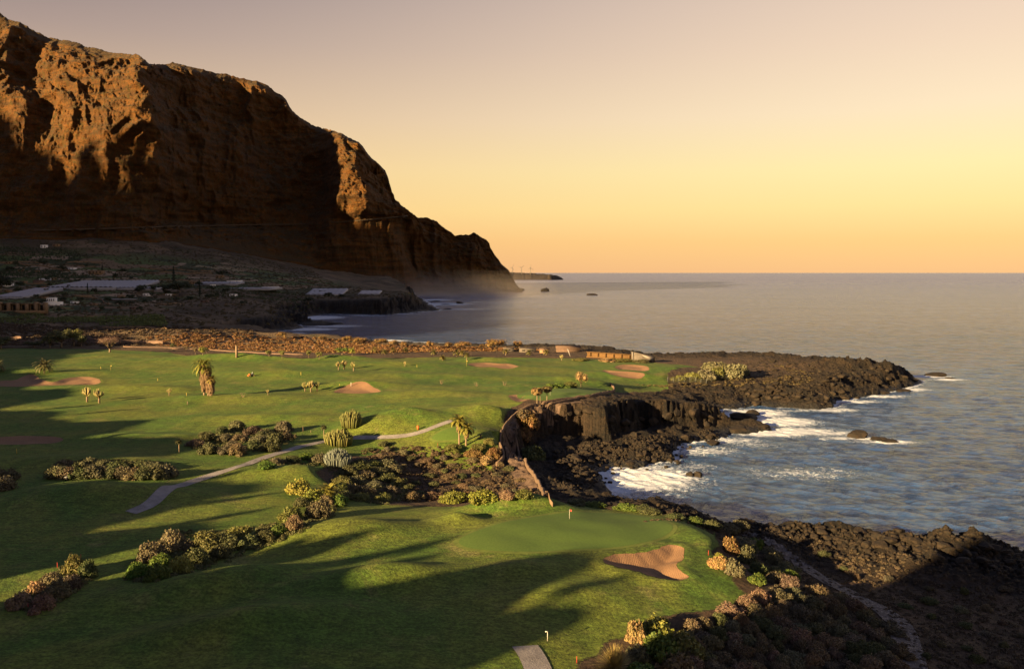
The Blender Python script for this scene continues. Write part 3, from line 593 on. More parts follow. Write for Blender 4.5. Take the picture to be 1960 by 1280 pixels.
mxs = np.concatenate([np.arange(-420, -60, 4.0), np.arange(-60, 1001, 1.6)])
MTB = lerp_table(MT, mxs)                                     # columns x 6 x 2
vs = np.linspace(0, 5, 190); nb = 26
Mg = np.empty((len(mxs), len(vs), 2))
for r_, v_ in enumerate(vs):                                   # the spurs wander from side to side as they rise
    off = (26 * fbm(mxs / 90, mxs * 0 + v_ * 1.7, oct=4, seed=95) + 9 * np.sin(v_ * 2.1)) * sst(0, .8, v_) * sst(5, 3.9, v_) * sst(985, 820, mxs) * (1 - .75 * np.exp(-((mxs - 645) / 80) ** 2))
    tb = lerp_table(MT, np.clip(mxs + off, -420, 1000)); tb[:, :, 1] = np.stack([np.convolve(np.pad(tb[:, q_, 1], 7, 'edge'), np.hanning(17)[1:-1] / np.hanning(17).sum(), 'valid') for q_ in range(6)], 1); k_ = min(int(v_), 4); f_ = v_ - k_; Mg[:, r_] = tb[:, k_] * (1 - f_) + tb[:, k_ + 1] * f_
SIL = [(-420,-190),(-200,-110),(-60,-30),(0,6),(14,14),(22,22),(40,38),(58,42),(70,48),(90,60),(112,72),(122,74),(150,78),(165,82),(185,90),(210,95),(240,102),(262,103),(281,105),(291,114),(300,122),(326,124),(345,120),(362,124),(400,133),(425,140),(440,142),(470,149),(500,156),(522,163),(534,176),(548,183),(555,190),(562,206),(580,224),(598,236),(612,243),(628,247),(645,251),(660,256),(675,265),(690,272),(702,284),(708,296),(718,305),(730,317),(740,327),(746,340),(748,352),(750,366),(752,379),(766,388),(774,400),(780,409),(788,411),(800,421),(806,416),(820,417),(832,421),(846,434),(856,441),(870,451),(882,450),(897,449),(907,445),(914,449),(930,458),(937,466),(938,474),(946,486),(954,496),(960,505),(972,515),(981,530),(987,543),(992,552),(1000,556)]
cp = np.interp(mxs, [s[0] for s in SIL], [s[1] for s in SIL])
wgt = np.clip(vs - 3.6, 0, 1.4) / 1.4
Mg[:, :, 0] += (cp - Mg[:, -1, 0])[:, None] * wgt[None]
D = Mg[:, :, 1].copy(); tt = (mxs[:, None] - 980) / FPX
ZZ = CAMZ + np.vectorize(lambda p: ray(980, p)[2])(Mg[:, :, 0]) * D
Xm = tt * D
# spurs, gullies, ledges and broken rock
v01 = vs[None] / 5; body = (0.55 * sst(0.02, 0.5, vs) + 0.45 * sst(0.8, 1.5, vs))[None] * sst(5.0, 4.5, vs)[None]; sz_ = np.interp(mxs, [-100, 700, 780, 940, 1000], [1, 1, 1, .8, .25])[:, None]
U_, V_ = Xm + 0.4 * D, ZZ
wq = 0.5 * fbm(U_ / 160, V_ / 160, oct=3, seed=99)
gul = fbm(U_ / 190 + wq, V_ / 260 + wq * 1.5 - U_ / 500, D / 300, oct=3, seed=101, ridge=True, gain=0.55)
brk = fbm(U_ / 52 + 1.5 * wq, V_ / 48 + U_ / 130, D / 50, oct=5, seed=120, gain=0.6, ridge=True)
fine = fbm(Xm / 12, V_ / 10, D / 12, oct=4, seed=133, gain=0.6, ridge=True)
led = np.abs(((V_ / 42 + 0.7 * fbm(U_ / 130, V_ / 200, oct=2, seed=140)) % 1) - 0.5)
dD = body * sz_ * (-62 * gul - 17 * brk - 6 * fine - 12 * led)
dD = dD - 26 * sz_ * (sst(0.0, 0.4, vs) * sst(2.2, 1.0, vs))[None] * fbm(U_ / 75, V_ / 320 + U_ / 400, oct=4, seed=171, ridge=True)
D2 = D + dD; fade = sst(0.0, 0.6, vs)[None]
crest = sst(4.4, 5, vs)[None]
ZZ2 = CAMZ + (ZZ - CAMZ) * (1 + 0.0 * dD) + (1 - crest) * fade * (3.0 * fine + 5 * brk) * sz_ + crest * 4.0 * fbm(Xm / 9, D / 200, oct=3, seed=150) * sz_
Xm2 = tt * D2
VV = np.stack([Xm2, D2, ZZ2], -1)
VV[:, 0, 2] = np.minimum(VV[:, 0, 2], VV[:, 0, 2]) - 6                        # bury the foot
back = np.empty((len(mxs), nb, 3)); cr = VV[:, -1]
for b in range(nb):
    q = (b + 1) / nb; back[:, b, 1] = cr[:, 1] + 900 * q * q + 40 * q; back[:, b, 0] = tt[:, 0] * back[:, b, 1]
    back[:, b, 2] = cr[:, 2] - 0.04 * (back[:, b, 1] - cr[:, 1]) - np.maximum(0, cr[:, 2] * 1.0 + 5) * q ** 3 + np.minimum(8, 30 * q) * fbm(back[:, b, 0] / 60, back[:, b, 1] / 60, oct=3, seed=160) * sz_[:, 0] * 0.5 - 2
VV = np.concatenate([VV, back], 1)
def mountain_material():
    t = NT('cliff_rock'); co = t.coord(); g = t.n('ShaderNodeNewGeometry'); s = t.n('ShaderNodeSeparateXYZ'); t.l(g.outputs['True Normal'], s.inputs[0])
    n = t.noise(co, 0.012, 6, 0.65, 0.6); n2 = t.noise(co, 0.07, 6, 0.7, 0.3); n3 = t.noise(t.coord((0.35, 0.35, 2.6)), 0.03, 5, 0.65, 0.4)
    c = t.mix(t.mr(n, 0.35, 0.65), (0.062, 0.025, 0.006), (0.096, 0.038, 0.007)); c = t.mix(t.mr(n3, 0.45, 0.62, 0, 0.85), c, (0.034, 0.016, 0.007))
    c = t.mix(t.mr(n2, 0.50, 0.66, 0, 0.85), c, (0.038, 0.028, 0.007)); c = t.mix(t.mr(n2, 0.25, 0.40, 0.7, 0), c, (0.120, 0.050, 0.009))
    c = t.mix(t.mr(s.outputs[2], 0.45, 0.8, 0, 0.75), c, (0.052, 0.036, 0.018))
    n4 = t.noise(co, 0.19, 6, 0.75, 0.3); c = t.mix(t.mr(n4, 0.50, 0.60, 0, 0.75), c, (0.026, 0.021, 0.006)); c = t.mix(t.mr(n4, 0.32, 0.42, 0.6, 0), c, (0.150, 0.066, 0.012))
    st_ = t.n('ShaderNodeTexWave', wave_type='BANDS', bands_direction='Z'); t.l(t.coord((0.25, 0.25, 1)), st_.inputs['Vector']); st_.inputs['Scale'].default_value = 0.016; st_.inputs['Distortion'].default_value = 9; st_.inputs['Detail'].default_value = 4; st_.inputs['Detail Scale'].default_value = 1.4
    h = t.math('ADD', t.math('ADD', t.math('MULTIPLY', n2, 9.0), t.math('MULTIPLY', n4, 5.0)), t.math('MULTIPLY', st_.outputs[1], 3.0))
    return t.set(c, 0.95, t.bump(h, 1.0, 1.0))
im = np.arange(VV.shape[0] * VV.shape[1]).reshape(VV.shape[:2])
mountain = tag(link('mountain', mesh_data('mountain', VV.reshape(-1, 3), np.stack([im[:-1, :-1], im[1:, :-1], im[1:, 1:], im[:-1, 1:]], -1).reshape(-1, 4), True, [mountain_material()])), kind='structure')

# low cape far out, with its lava terrace
cx_ = np.linspace(905, 1078, 90); cy = np.linspace(0, 1, 16); CV = []
ctop = np.interp(cx_, [905, 975, 990, 1020, 1050, 1066, 1074, 1078], [519, 521, 522.5, 523.5, 525.5, 528, 532, 535])
for i, px in enumerate(cx_):
    base = 536.0 if px < 1055 else 536.0 - (px - 1055) * 0.02; zt = max(0, 70 - (ctop[i] - 521) / FPX * 7600); dd = CAMZ * FPX / (base - EYE)
    for q in cy:
        D_ = dd + q * 900 * (1 - 0.6 * (px > 1050)); z = zt * sst(0, .35, q) * (1 if q < .9 else .2) + 5 * vn(px / 3.0, q * 6, seed=4) * sst(0, .2, q) - 1.5 * (q == 0); CV.append(((px - 980) / FPX * D_, D_, z))
ic = np.arange(90 * 16).reshape(90, 16)
tag(link('cape', mesh_data('cape', CV, np.stack([ic[:-1, :-1], ic[1:, :-1], ic[1:, 1:], ic[:-1, 1:]], -1).reshape(-1, 4), True, [plain('cape_rock', (0.022, 0.016, 0.013), .9, .4, .02)])), kind='structure')

# hills added unseen beyond the left edge, crests shaped to shade the plain, the foot of the cliffs and parts of the course
def ridge_hill(name, u0, wid, prof, seed, rough, step, mat):
    vmin, vmax = prof[0][0], prof[-1][0]; v = np.arange(vmin, vmax, step); w = np.linspace(-1.6, 1.6, 25)
    top = np.interp(v, [p[0] for p in prof], [p[1] for p in prof]); top = top + rough * fbm(v / (step * 6), v * 0 + seed, oct=4, seed=seed)
    V = np.empty((len(v), len(w), 3))
    for j, q in enumerate(w):
        u = u0 + q * wid + 0.25 * wid * vn(v / (step * 14), v * 0 + 3.3, seed=seed + 1)
        V[:, j, 0] = u * LX - v * LY; V[:, j, 1] = u * LY + v * LX; V[:, j, 2] = -3 + (top + 3) * np.exp(-(q * 1.15) ** 2 * 1.6) + (abs(q) > 0.05) * rough * 0.3 * fbm(v / (step * 3), v * 0 + q * 5, oct=3, seed=seed + 2) * (1 - abs(q) / 1.6)
    k = np.arange(V.shape[0] * V.shape[1]).reshape(V.shape[:2])
    return tag(link(name, mesh_data(name, V.reshape(-1, 3), np.stack([k[:-1, :-1], k[1:, :-1], k[1:, 1:], k[:-1, 1:]], -1).reshape(-1, 4), True, [mat])), kind='structure')
CLIFFM = mountain.data.materials[0]
HU = -2000
_want = [(-60,245,2230,1),(0,236,2240,1),(60,250,2220,1),(130,300,2200,1),(190,370,2190,1),(250,388,2160,1),(300,335,2150,1),(420,400,2500,1),(600,410,2600,1),(618,408,2570,1),(640,410,2500,1),(690,415,2480,1),(770,412,2690,1)]  # points the ridge's shadow should reach; crest heights are worked back from them
_pr = []
for px, py, dd, q in _want:
    p = PD(px, py, dd); _pr.append((-p[0] * LY + p[1] * LX, p[2] + (p[0] * LX + p[1] * LY - HU) * TAN))
_pr.sort(); print('ridge', [(int(a), int(b)) for a, b in _pr])
ridge_hill('shade_hills', HU, 420, [(650, 0), (705, 230), (745, 540), (820, 640), (1100, 700), (1500, 740)] + _pr + [(_pr[-1][0] + 300, _pr[-1][1] + 60), (_pr[-1][0] + 900, 200)], 17, 18, 14, CLIFFM)
RISE = [(-60, 76), (40, 84), (58, 80), (66, 70), (74, 59), (80, 44), (84, 41), (88, 41), (91, 48), (94, 49), (98, 48), (101, 46), (104, 50), (108, 53), (113, 53), (117, 50), (121, 43), (126, 45), (131, 48), (135, 42), (139, 47), (143, 39), (148, 48), (152, 43), (155, 36), (159, 28), (169, 27), (173, 35), (177, 41), (185, 42), (192, 38), (198, 40), (206, 45), (214, 46), (222, 44), (232, 39), (240, 37), (248, 40), (262, 47), (268, 50), (282, 49), (300, 45), (308, 46), (325, 49), (340, 46), (361, 45), (384, 42), (400, 47), (419, 50), (440, 47), (455, 50), (500, 52), (545, 57), (580, 61), (610, 66), (640, 71), (670, 76), (730, 82)]
ridge_hill('shade_hills', -45, 13, RISE, 23, 2.5, 2, ground.data.materials[0])
fa.data.foreach_set('value', foam.ravel().astype(np.float32))

# ================================================================== plants
def cards(P, Nrm, size, rs, asp=0.55):
    """one rhombic leaf per point, facing roughly along its normal"""
    n = len(P); Nrm = Nrm / (np.linalg.norm(Nrm, axis=1)[:, None] + 1e-9)
    a = np.cross(Nrm, rs.normal(size=(n, 3))); a /= np.linalg.norm(a, axis=1)[:, None] + 1e-9; b = np.cross(Nrm, a)
    s = (size * rs.uniform(0.6, 1.35, n))[:, None]
    V = np.stack([P - a * s, P - b * s * asp, P + a * s, P + b * s * asp], 1).reshape(-1, 3); return V, np.arange(4 * n).reshape(n, 4)
def lobes_cloud(rs, lobes, n, size, core=0.80, tilt=0.75, bottom=-0.3, inner=0.35):
    C = np.array([l[:3] for l in lobes]); Rr = np.array([l[3] for l in lobes]); w = Rr ** 2 / (Rr ** 2).sum(); k = rs.choice(len(lobes), n, p=w)
    d = rs.normal(size=(n, 3)); d /= np.linalg.norm(d, axis=1)[:, None]; d[:, 2] = np.where(d[:, 2] < bottom, -d[:, 2], d[:, 2])
    rr = Rr[k] * (1 - inner * rs.random(n) ** 2.2) * (1 + 0.10 * rs.normal(size=n)); P = C[k] + d * rr[:, None]
    dist = np.linalg.norm(P[:, None] - C[None], axis=2) / Rr[None]; ok = (dist.min(1) > 0.62); P, d = P[ok], d[ok]
    mb = MB(); V, F = cards(P, d + tilt * rs.normal(size=d.shape), size, rs); mb.add(V, [F])
    if core:
        for c, r in zip(C, Rr):
            th, ph = np.meshgrid(np.linspace(0, 2 * math.pi, 7)[:-1], np.linspace(0.25, math.pi - 0.25, 5)); q = core * r * (0.9 + 0.2 * rs.random(th.shape))
            S = np.stack([c[0] + q * np.cos(th) * np.sin(ph), c[1] + q * np.sin(th) * np.sin(ph), c[2] + q * np.cos(ph)], -1); ix = np.arange(30).reshape(5, 6)
            mb.add(S.reshape(-1, 3), [np.stack([ix[:-1], np.roll(ix, -1, 1)[:-1], np.roll(ix, -1, 1)[1:], ix[1:]], -1).reshape(-1, 4), ix[0], ix[-1][::-1]])
    return mb
def shrub_mesh(name, seed, n=2800, size=0.056, nl=12, hgt=0.8):
    rs = np.random.default_rng(seed); lob = [(0, 0, 0.28 * hgt, 0.55)]
    for i in range(nl):
        a = rs.uniform(0, 6.283); r = rs.uniform(0.25, 0.72); lob.append((r * math.cos(a), r * math.sin(a), hgt * rs.uniform(0.16, 0.62) * (1.15 - 0.7 * r), rs.uniform(0.17, 0.36)))
    mb = lobes_cloud(rs, lob, n, size, core=0.72, tilt=0.9, inner=0.3); v = mb.V
    return mb.data(name, LEAF)
SHRUB = [shrub_mesh('shrub', 100 + i, nl=9 + 2 * (i % 4), hgt=0.75 + 0.12 * (i % 3)) for i in range(8)]
TUFTY = [shrub_mesh('tufted_shrub', 200 + i, n=1900, size=0.085, nl=16, hgt=1.0) for i in range(4)]
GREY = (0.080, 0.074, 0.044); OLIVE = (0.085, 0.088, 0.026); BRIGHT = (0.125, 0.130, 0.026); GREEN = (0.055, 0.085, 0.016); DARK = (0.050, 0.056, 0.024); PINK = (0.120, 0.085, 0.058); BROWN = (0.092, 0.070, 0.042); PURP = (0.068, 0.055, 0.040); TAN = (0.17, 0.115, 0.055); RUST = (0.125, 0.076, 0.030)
def jit(c, s=0.18):
    f = rnd.uniform(1 - s, 1 + s); return tuple(max(0.004, v * f * rnd.uniform(0.92, 1.08)) for v in c)
def mpp(p): return p[1] / FPX                                   # metres per photo pixel at a point
def put_shrub(px, py, w, h, color, label, group=None, name='shrub', bank=SHRUB, pt=None, sink=0.12):
    p = G(px, py) if pt is None else pt; r = w * mpp(p) * 0.52; hh = h * mpp(p) * 0.95
    o = link(name, bank[rnd.randrange(len(bank))], None, jit(color)); o.location = (p[0], p[1], p[2] - sink * hh); o.rotation_euler = (0, 0, rnd.uniform(0, 6.28))
    o.scale = (r * rnd.uniform(0.95, 1.1), r * rnd.uniform(0.9, 1.1), hh); return tag(o, label, 'shrub', group)
# --- hedge by the lower left edge of the course
for px, py, w, h, c, l in [(42,1160,62,44,PINK,'dusty pink round shrub at the tip of the lowest left shrub bed'),(84,1163,66,44,PINK,'pinkish tan shrub behind the red stake at the lowest left bed'),(70,1136,60,40,TAN,'tan dry shrub on the upper side of the lowest left bed'),
  (112,1142,70,46,BROWN,'brown shrub in the middle of the lowest left bed'),(100,1118,56,38,BROWN,'small brown shrub on the far side of the lowest left bed'),(136,1128,60,46,PURP,'dark purplish shrub on the near side of the lowest left bed'),(142,1098,56,62,OLIVE,'tall olive yellow shrub standing out of the lowest left bed'),(166,1104,50,50,DARK,'dark shrub ending the lowest left bed towards the long bed')]:
    put_shrub(px, py, w, h, c, l)
for px, py, w, h, c, l in [(288,1074,84,58,GREY,'big grey olive shrub at the head of the long bed'),(330,1050,80,62,GREY,'tallest grey olive shrub on the crest of the long bed'),(262,1104,58,44,GREEN,'fresh green shrub at the front foot of the long bed'),(300,1108,66,44,GREEN,'dark leaved green shrub along the front of the long bed'),
  (344,1096,70,50,BRIGHT,'bright yellow green shrub glowing in the front of the long bed'),(310,1088,60,44,GREEN,'green shrub between the grey shrub and the glowing one'),(376,1078,70,52,DARK,'dark shrub right of the bright one in the long bed'),(398,1052,76,52,OLIVE,'olive shrub on the back of the long bed'),(436,1050,74,46,DARK,'dark low shrub halfway along the long bed'),
  (456,1030,54,36,OLIVE,'yellowish shrub on the back edge of the long bed'),(424,1066,58,36,DARK,'small dark shrub on the front edge of the long bed'),(478,1044,60,34,DARK,'low dark shrub near the thin end of the long bed'),(508,1034,58,32,DARK,'flat dark shrub in the thin neck of the long bed'),(532,1022,46,28,GREEN,'flat green shrub where the long bed meets the three shrubs')]:
    put_shrub(px, py, w, h, c, l)
for px, py, w, h, c, l in [(574,944,64,42,BRIGHT,'round bright olive shrub at the top of the clipped pair'),(598,962,58,40,BRIGHT,'bright olive shrub in front of the clipped round one'),(556,996,66,42,OLIVE,'olive shrub above the pink one beside the lit mound'),(562,1014,46,42,PINK,'pinkish shrub at the left foot of the lit mound'),(608,990,64,48,GREY,'grey olive shrub on the left shoulder of the lit mound'),
  (622,965,44,28,PINK,'small pink dry shrub under the yellow palm'),(650,966,50,30,GREEN,'green shrub to the right of the yellow palm'),(576,968,40,26,DARK,'small dark shrub under the clipped bright pair')]:
    put_shrub(px, py, w, h, c, l)
for i in range(11):
    put_shrub(112 + i * 20.5, 914 + 2 * math.sin(i), rnd.uniform(52, 66), rnd.uniform(30, 40), rnd.choice([GREY, GREY, DARK, BROWN]), 'grey olive shrub in the bean shaped bed on the shaded turf', 'shrubs of the bean shaped bed')
for i in range(8):
    put_shrub(125 + i * 24, 896 + 3 * math.sin(i * 2), rnd.uniform(44, 56), rnd.uniform(22, 30), rnd.choice([GREY, DARK]), 'grey olive shrub in the bean shaped bed on the shaded turf', 'shrubs of the bean shaped bed')
for px, py, w, h, l in [(2,938,70,44,'grey brown shrub at the left picture edge, nearest of three'),(22,918,44,34,'grey brown shrub with a dark hollow below, right of the edge shrub'),(-14,918,60,40,'grey brown shrub at the left picture edge, farthest of three')]:
    put_shrub(px, py, w, h, GREY, l)
bed = [(352,852),(400,834),(450,822),(510,822),(548,826),(560,846),(520,862),(470,870),(400,868)]
def scatter(poly, n, mind, seed, pw=None):
    rs = random.Random(seed); xs = [p[0] for p in poly]; ys = [p[1] for p in poly]; out = []; tries = 0
    while len(out) < n and tries < n * 60:
        tries += 1; x, y = rs.uniform(min(xs), max(xs)), rs.uniform(min(ys), max(ys))
        if not inside(np.array([x]), np.array([y]), poly)[0]: continue
        if any((x - a) ** 2 + ((y - b) * 1.7) ** 2 < mind ** 2 for a, b in out): continue
        out.append((x, y))
    return sorted(out, key=lambda q: q[1])
for x, y in scatter(bed, 24, 24, 1):
    put_shrub(x, y, rnd.uniform(34, 56), rnd.uniform(20, 34), rnd.choice([PURP, BROWN, GREY, DARK]), 'dark purplish shrub in the bed between shaded turf and path', 'shrubs of the purplish bed')
for px, py, w, h, c, l in [(508,896,46,20,GREEN,'low green shrub where the cart path leaves the bed'),(530,888,50,22,GREY,'grey green shrub hugging the near side of the path'),(560,884,50,20,DARK,'dark shrub on the near side of the path'),(588,877,46,17,GREEN,'green shrub near the path below the bare patch'),(612,884,44,28,GREY,'grey shrub left of the silvery cactus clump'),(640,872,36,16,DARK,'dark shrub just under the path by the cactus hedge')]:
    put_shrub(px, py, w, h, c, l)
for x, y in scatter([(668,905),(720,880),(760,905),(768,940),(740,966),(690,962),(640,952),(648,925)], 20, 24, 2):
    put_shrub(x, y, rnd.uniform(42, 62), rnd.uniform(18, 28), rnd.choice([GREY, GREY, OLIVE, DARK]), 'grey green shrub in the thicket at the head of the gully', 'shrubs of the gully head thicket')
for x, y in scatter([(700,862),(760,856),(870,860),(950,872),(962,885),(1000,918),(1030,945),(930,946),(800,948),(770,930),(740,900)], 44, 19, 3):
    put_shrub(x, y, rnd.uniform(20, 36), rnd.uniform(8, 15), rnd.choice([BROWN, PURP, BROWN, DARK, GREY, BROWN]), 'low brown shrub in the dry scrub filling the gully', 'shrubs filling the gully')
for px, py, w, h, c, l in [(866,962,66,36,BRIGHT,'large bright olive shrub on the near rim of the gully'),(924,960,66,36,BRIGHT,'second bright olive shrub along the rim, beside the rust one'),(894,958,40,26,RUST,'rust coloured shrub between two bright olive ones'),(968,953,50,22,PINK,'pinkish low shrub behind the crest of the green'),(1004,952,56,22,OLIVE,'flat olive shrub at the end of the earth track'),(790,958,54,26,BROWN,'brown shrub low in the gully mouth'),(826,956,50,24,BROWN,'brown shrub beside the first bright olive one'),
   (915,860,40,18,OLIVE,'yellow green shrub below the twin palms'),(936,848,26,16,OLIVE,'small round pale shrub right of the twin palms'),(905,872,44,22,RUST,'rusty shrub under the twin palms'),(946,872,40,24,RUST,'rust shrub beside the low wall bend'),(932,884,44,22,TAN,'tan shrub by the wall bend'),(868,860,44,16,OLIVE,'low yellowish shrub left of the twin palms'),(736,852,30,14,DARK,'dark small shrub on the near path edge')]:
    put_shrub(px, py, w, h, c, l)
for i, (px, py, w, h, c) in enumerate([(1140,968,60,14,GREEN),(1200,974,60,16,GREEN),(1250,984,56,16,DARK),(1290,992,50,16,DARK),(1330,1000,50,18,GREEN),(1100,963,50,12,DARK),(1362,1008,46,20,DARK),(1395,1020,50,26,GREY),(1420,1012,40,24,GREY),(1230,976,46,14,DARK)]):
    put_shrub(px, py, w, h, c, 'low dark green shrub on the seaward rim of the green', 'shrubs on the seaward rim')
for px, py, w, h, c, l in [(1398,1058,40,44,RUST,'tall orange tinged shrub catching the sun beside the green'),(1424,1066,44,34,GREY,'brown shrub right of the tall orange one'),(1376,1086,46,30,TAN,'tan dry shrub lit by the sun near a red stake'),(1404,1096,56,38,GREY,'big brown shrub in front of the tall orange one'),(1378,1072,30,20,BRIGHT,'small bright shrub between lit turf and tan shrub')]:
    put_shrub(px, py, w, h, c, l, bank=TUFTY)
for x, y in scatter([(1420,1040),(1450,1040),(1500,1085),(1520,1120),(1470,1130),(1440,1110),(1425,1080)], 12, 22, 4):
    put_shrub(x, y, rnd.uniform(40, 62), rnd.uniform(22, 34), rnd.choice([DARK, GREY, GREEN]), 'dark green shrub on the bank between green and gravel path', 'shrubs on the green bank')
for px, py, w, h, c, l in [(1252,1214,76,46,BRIGHT,'pale yellow green shrub crowning the clump by the tussock'),(1215,1226,44,58,TAN,'tan dry shrub at the left side of the clump by the tussock'),(1262,1256,100,62,GREEN,'broad green shrub right of the spiky tussock'),(1312,1250,84,54,OLIVE,'olive shrub with dry tips right of the broad green one'),(1220,1262,60,44,GREY,'grey shrub directly behind the spiky tussock'),(1300,1288,90,56,BROWN,'brown shrub at the bottom picture edge right of the tussock'),(1226,1296,70,36,GREEN,'green shrub at the bottom edge under the tussock')]:
    put_shrub(px, py, w, h, c, l, bank=TUFTY)
for x, y in scatter([(1330,1196),(1430,1158),(1500,1118),(1600,1140),(1690,1190),(1722,1240),(1726,1310),(1340,1310),(1300,1240)], 92, 28, 5):
    put_shrub(x, y, rnd.uniform(42, 68), rnd.uniform(26, 42), rnd.choice([BROWN, PURP, GREY, BROWN, DARK, PINK]), 'rounded grey brown shrub in the dense scrub left of the gravel path', 'shrubs on the slope left of the gravel path')
for x, y in scatter([(1770,1320),(1760,1250),(1770,1200),(1700,1140),(1640,1110),(1560,1060),(1620,1070),(1760,1100),(1960,1130),(2010,1320)], 30, 40, 6):
    put_shrub(x, y, rnd.uniform(20, 44), rnd.uniform(10, 22), rnd.choice([BROWN, PURP, DARK, GREY, DARK]), 'low dark shrub scattered on the lava flat right of the gravel path', 'shrubs on the lava flat')
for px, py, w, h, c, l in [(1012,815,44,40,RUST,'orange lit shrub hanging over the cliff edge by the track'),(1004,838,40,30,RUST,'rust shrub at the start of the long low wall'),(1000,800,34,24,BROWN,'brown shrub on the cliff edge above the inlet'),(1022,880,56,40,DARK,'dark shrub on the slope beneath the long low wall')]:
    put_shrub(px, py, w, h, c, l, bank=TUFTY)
# scrub nobody could count: the coast strip behind the course and the dry plain, one mesh each
def scrub_mass(name, label_, pts, size, color, per=46, leaf=0.28, hmul=0.6):
    mb = MB(); rs = np.random.default_rng(77)
    n = len(pts); P = np.repeat(pts, per, 0); s = np.repeat(size, per); d = rs.normal(size=P.shape); d /= np.linalg.norm(d, axis=1)[:, None]; d[:, 2] = np.abs(d[:, 2])
    Q = P + d * s[:, None] * np.array([1, 1, hmul]) * (0.75 + 0.3 * rs.random(len(P)))[:, None]
    V, F = cards(Q, d + 0.6 * rs.normal(size=d.shape), s * leaf, rs, 0.8); mb.add(V, [F])
    o = mb.build(name, LEAF, None, False, color); return tag(o, kind='stuff')
def field(poly, n, seed, zoff=0.0):
    rs = np.random.default_rng(seed); P = np.asarray(poly, float); out = []
    W_ = np.array([G(*p)[:2] for p in P]); mn, mx2 = W_.min(0), W_.max(0)
    while len(out) < n:
        q = rs.uniform(mn, mx2, (n, 2)); q = q[inside(q[:, 0], q[:, 1], W_)]; out += list(q)
    q = np.array(out[:n]); z = hz(q[:, 0], q[:, 1]); k = z > 0.8; return np.c_[q, z + zoff][k]
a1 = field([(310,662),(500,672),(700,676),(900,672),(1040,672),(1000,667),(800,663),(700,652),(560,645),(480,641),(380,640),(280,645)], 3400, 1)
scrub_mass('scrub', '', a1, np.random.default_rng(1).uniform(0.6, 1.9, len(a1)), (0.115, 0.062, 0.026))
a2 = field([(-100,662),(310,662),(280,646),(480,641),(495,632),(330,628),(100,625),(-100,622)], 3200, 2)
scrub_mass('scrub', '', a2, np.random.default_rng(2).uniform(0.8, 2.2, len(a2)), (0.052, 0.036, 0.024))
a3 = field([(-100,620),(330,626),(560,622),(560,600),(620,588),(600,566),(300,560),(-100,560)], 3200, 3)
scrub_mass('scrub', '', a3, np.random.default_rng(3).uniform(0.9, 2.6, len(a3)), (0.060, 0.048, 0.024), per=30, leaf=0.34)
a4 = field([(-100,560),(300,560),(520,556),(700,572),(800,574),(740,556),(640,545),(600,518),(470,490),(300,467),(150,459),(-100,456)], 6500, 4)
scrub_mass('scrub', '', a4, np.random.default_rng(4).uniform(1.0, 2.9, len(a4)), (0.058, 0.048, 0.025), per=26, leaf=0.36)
a5 = field([(1400,740),(1300,742),(1210,735),(1290,735),(1420,722),(1560,716),(1480,700),(1560,730)], 420, 5)
scrub_mass('scrub', '', a5, np.random.default_rng(5).uniform(0.4, 1.1, len(a5)), (0.060, 0.046, 0.022))
a6 = field([(1200,1000),(1330,1006),(1500,1100),(1720,1190),(1750,1300),(2050,1310),(2050,1110),(1750,1070),(1560,1030),(1400,1006)], 2600, 6)
scrub_mass('scrub', '', a6, np.random.default_rng(6).uniform(0.18, 0.55, len(a6)), (0.060, 0.045, 0.030), leaf=0.3)
a7 = field([(690,862),(760,852),(870,858),(960,880),(1035,944),(930,950),(800,952),(730,935)], 1300, 7)
scrub_mass('scrub', '', a7, np.random.default_rng(7).uniform(0.25, 0.7, len(a7)), (0.060, 0.042, 0.026), leaf=0.3)

a8 = np.concatenate([field([(20,1165),(28,1140),(90,1110),(130,1075),(170,1085),(170,1110),(120,1150),(70,1168)], 260, 81), field([(234,1108),(262,1070),(330,1020),(460,1012),(560,1000),(600,975),(640,960),(640,985),(585,1016),(480,1056),(380,1092),(300,1114)], 800, 82), field([(92,908),(110,884),(310,884),(328,900),(310,916),(120,918)], 420, 83), field(bed, 500, 84), field([(640,952),(690,962),(740,966),(800,950),(760,905),(700,880),(640,880),(600,880),(500,880),(500,892),(620,892),(650,925)], 600, 85)])
scrub_mass('scrub', '', a8, np.random.default_rng(8).uniform(0.35, 1.0, len(a8)), (0.062, 0.064, 0.026), per=60, leaf=0.2)
a9 = field([(1330,1190),(1430,1156),(1500,1110),(1600,1136),(1700,1190),(1726,1310),(1250,1310),(1240,1226)], 900, 9)
scrub_mass('scrub', '', a9, np.random.default_rng(9).uniform(0.3, 0.9, len(a9)), (0.068, 0.056, 0.036), per=60, leaf=0.2)

# ---------------------------------------------------------------- trees
BARK = plain('bark', (0.060, 0.042, 0.030), 0.9, 0.35, 3.0); PALE = plain('pale_bark', (0.13, 0.095, 0.065), 0.9, 0.3, 3.0); SHAG = plain('dead_frond', (0.105, 0.068, 0.040), 0.95, 0.4, 4.0)
def branch_mesh(seed, h, spread, n=5, r=0.16, fork=0.35):
    rs = np.random.default_rng(seed); mb = MB(); mb.tube([(0, 0, -0.3), (0.03, 0.02, h * fork * 0.5), (0.05, 0.0, h * fork)], [r * 1.3, r, r * 0.8], 7)
    for i in range(n):
        a = i * 6.283 / n + rs.uniform(-.4, .4); e = np.array([math.cos(a) * spread, math.sin(a) * spread, h * rs.uniform(.75, .95)]); s = np.array([0.05, 0, h * fork * 0.95])
        m = s + (e - s) * 0.5 + np.array([math.cos(a), math.sin(a), 0]) * spread * 0.12; mb.tube([s, m, e], [r * .55, r * .4, r * .15], 5)
    return mb
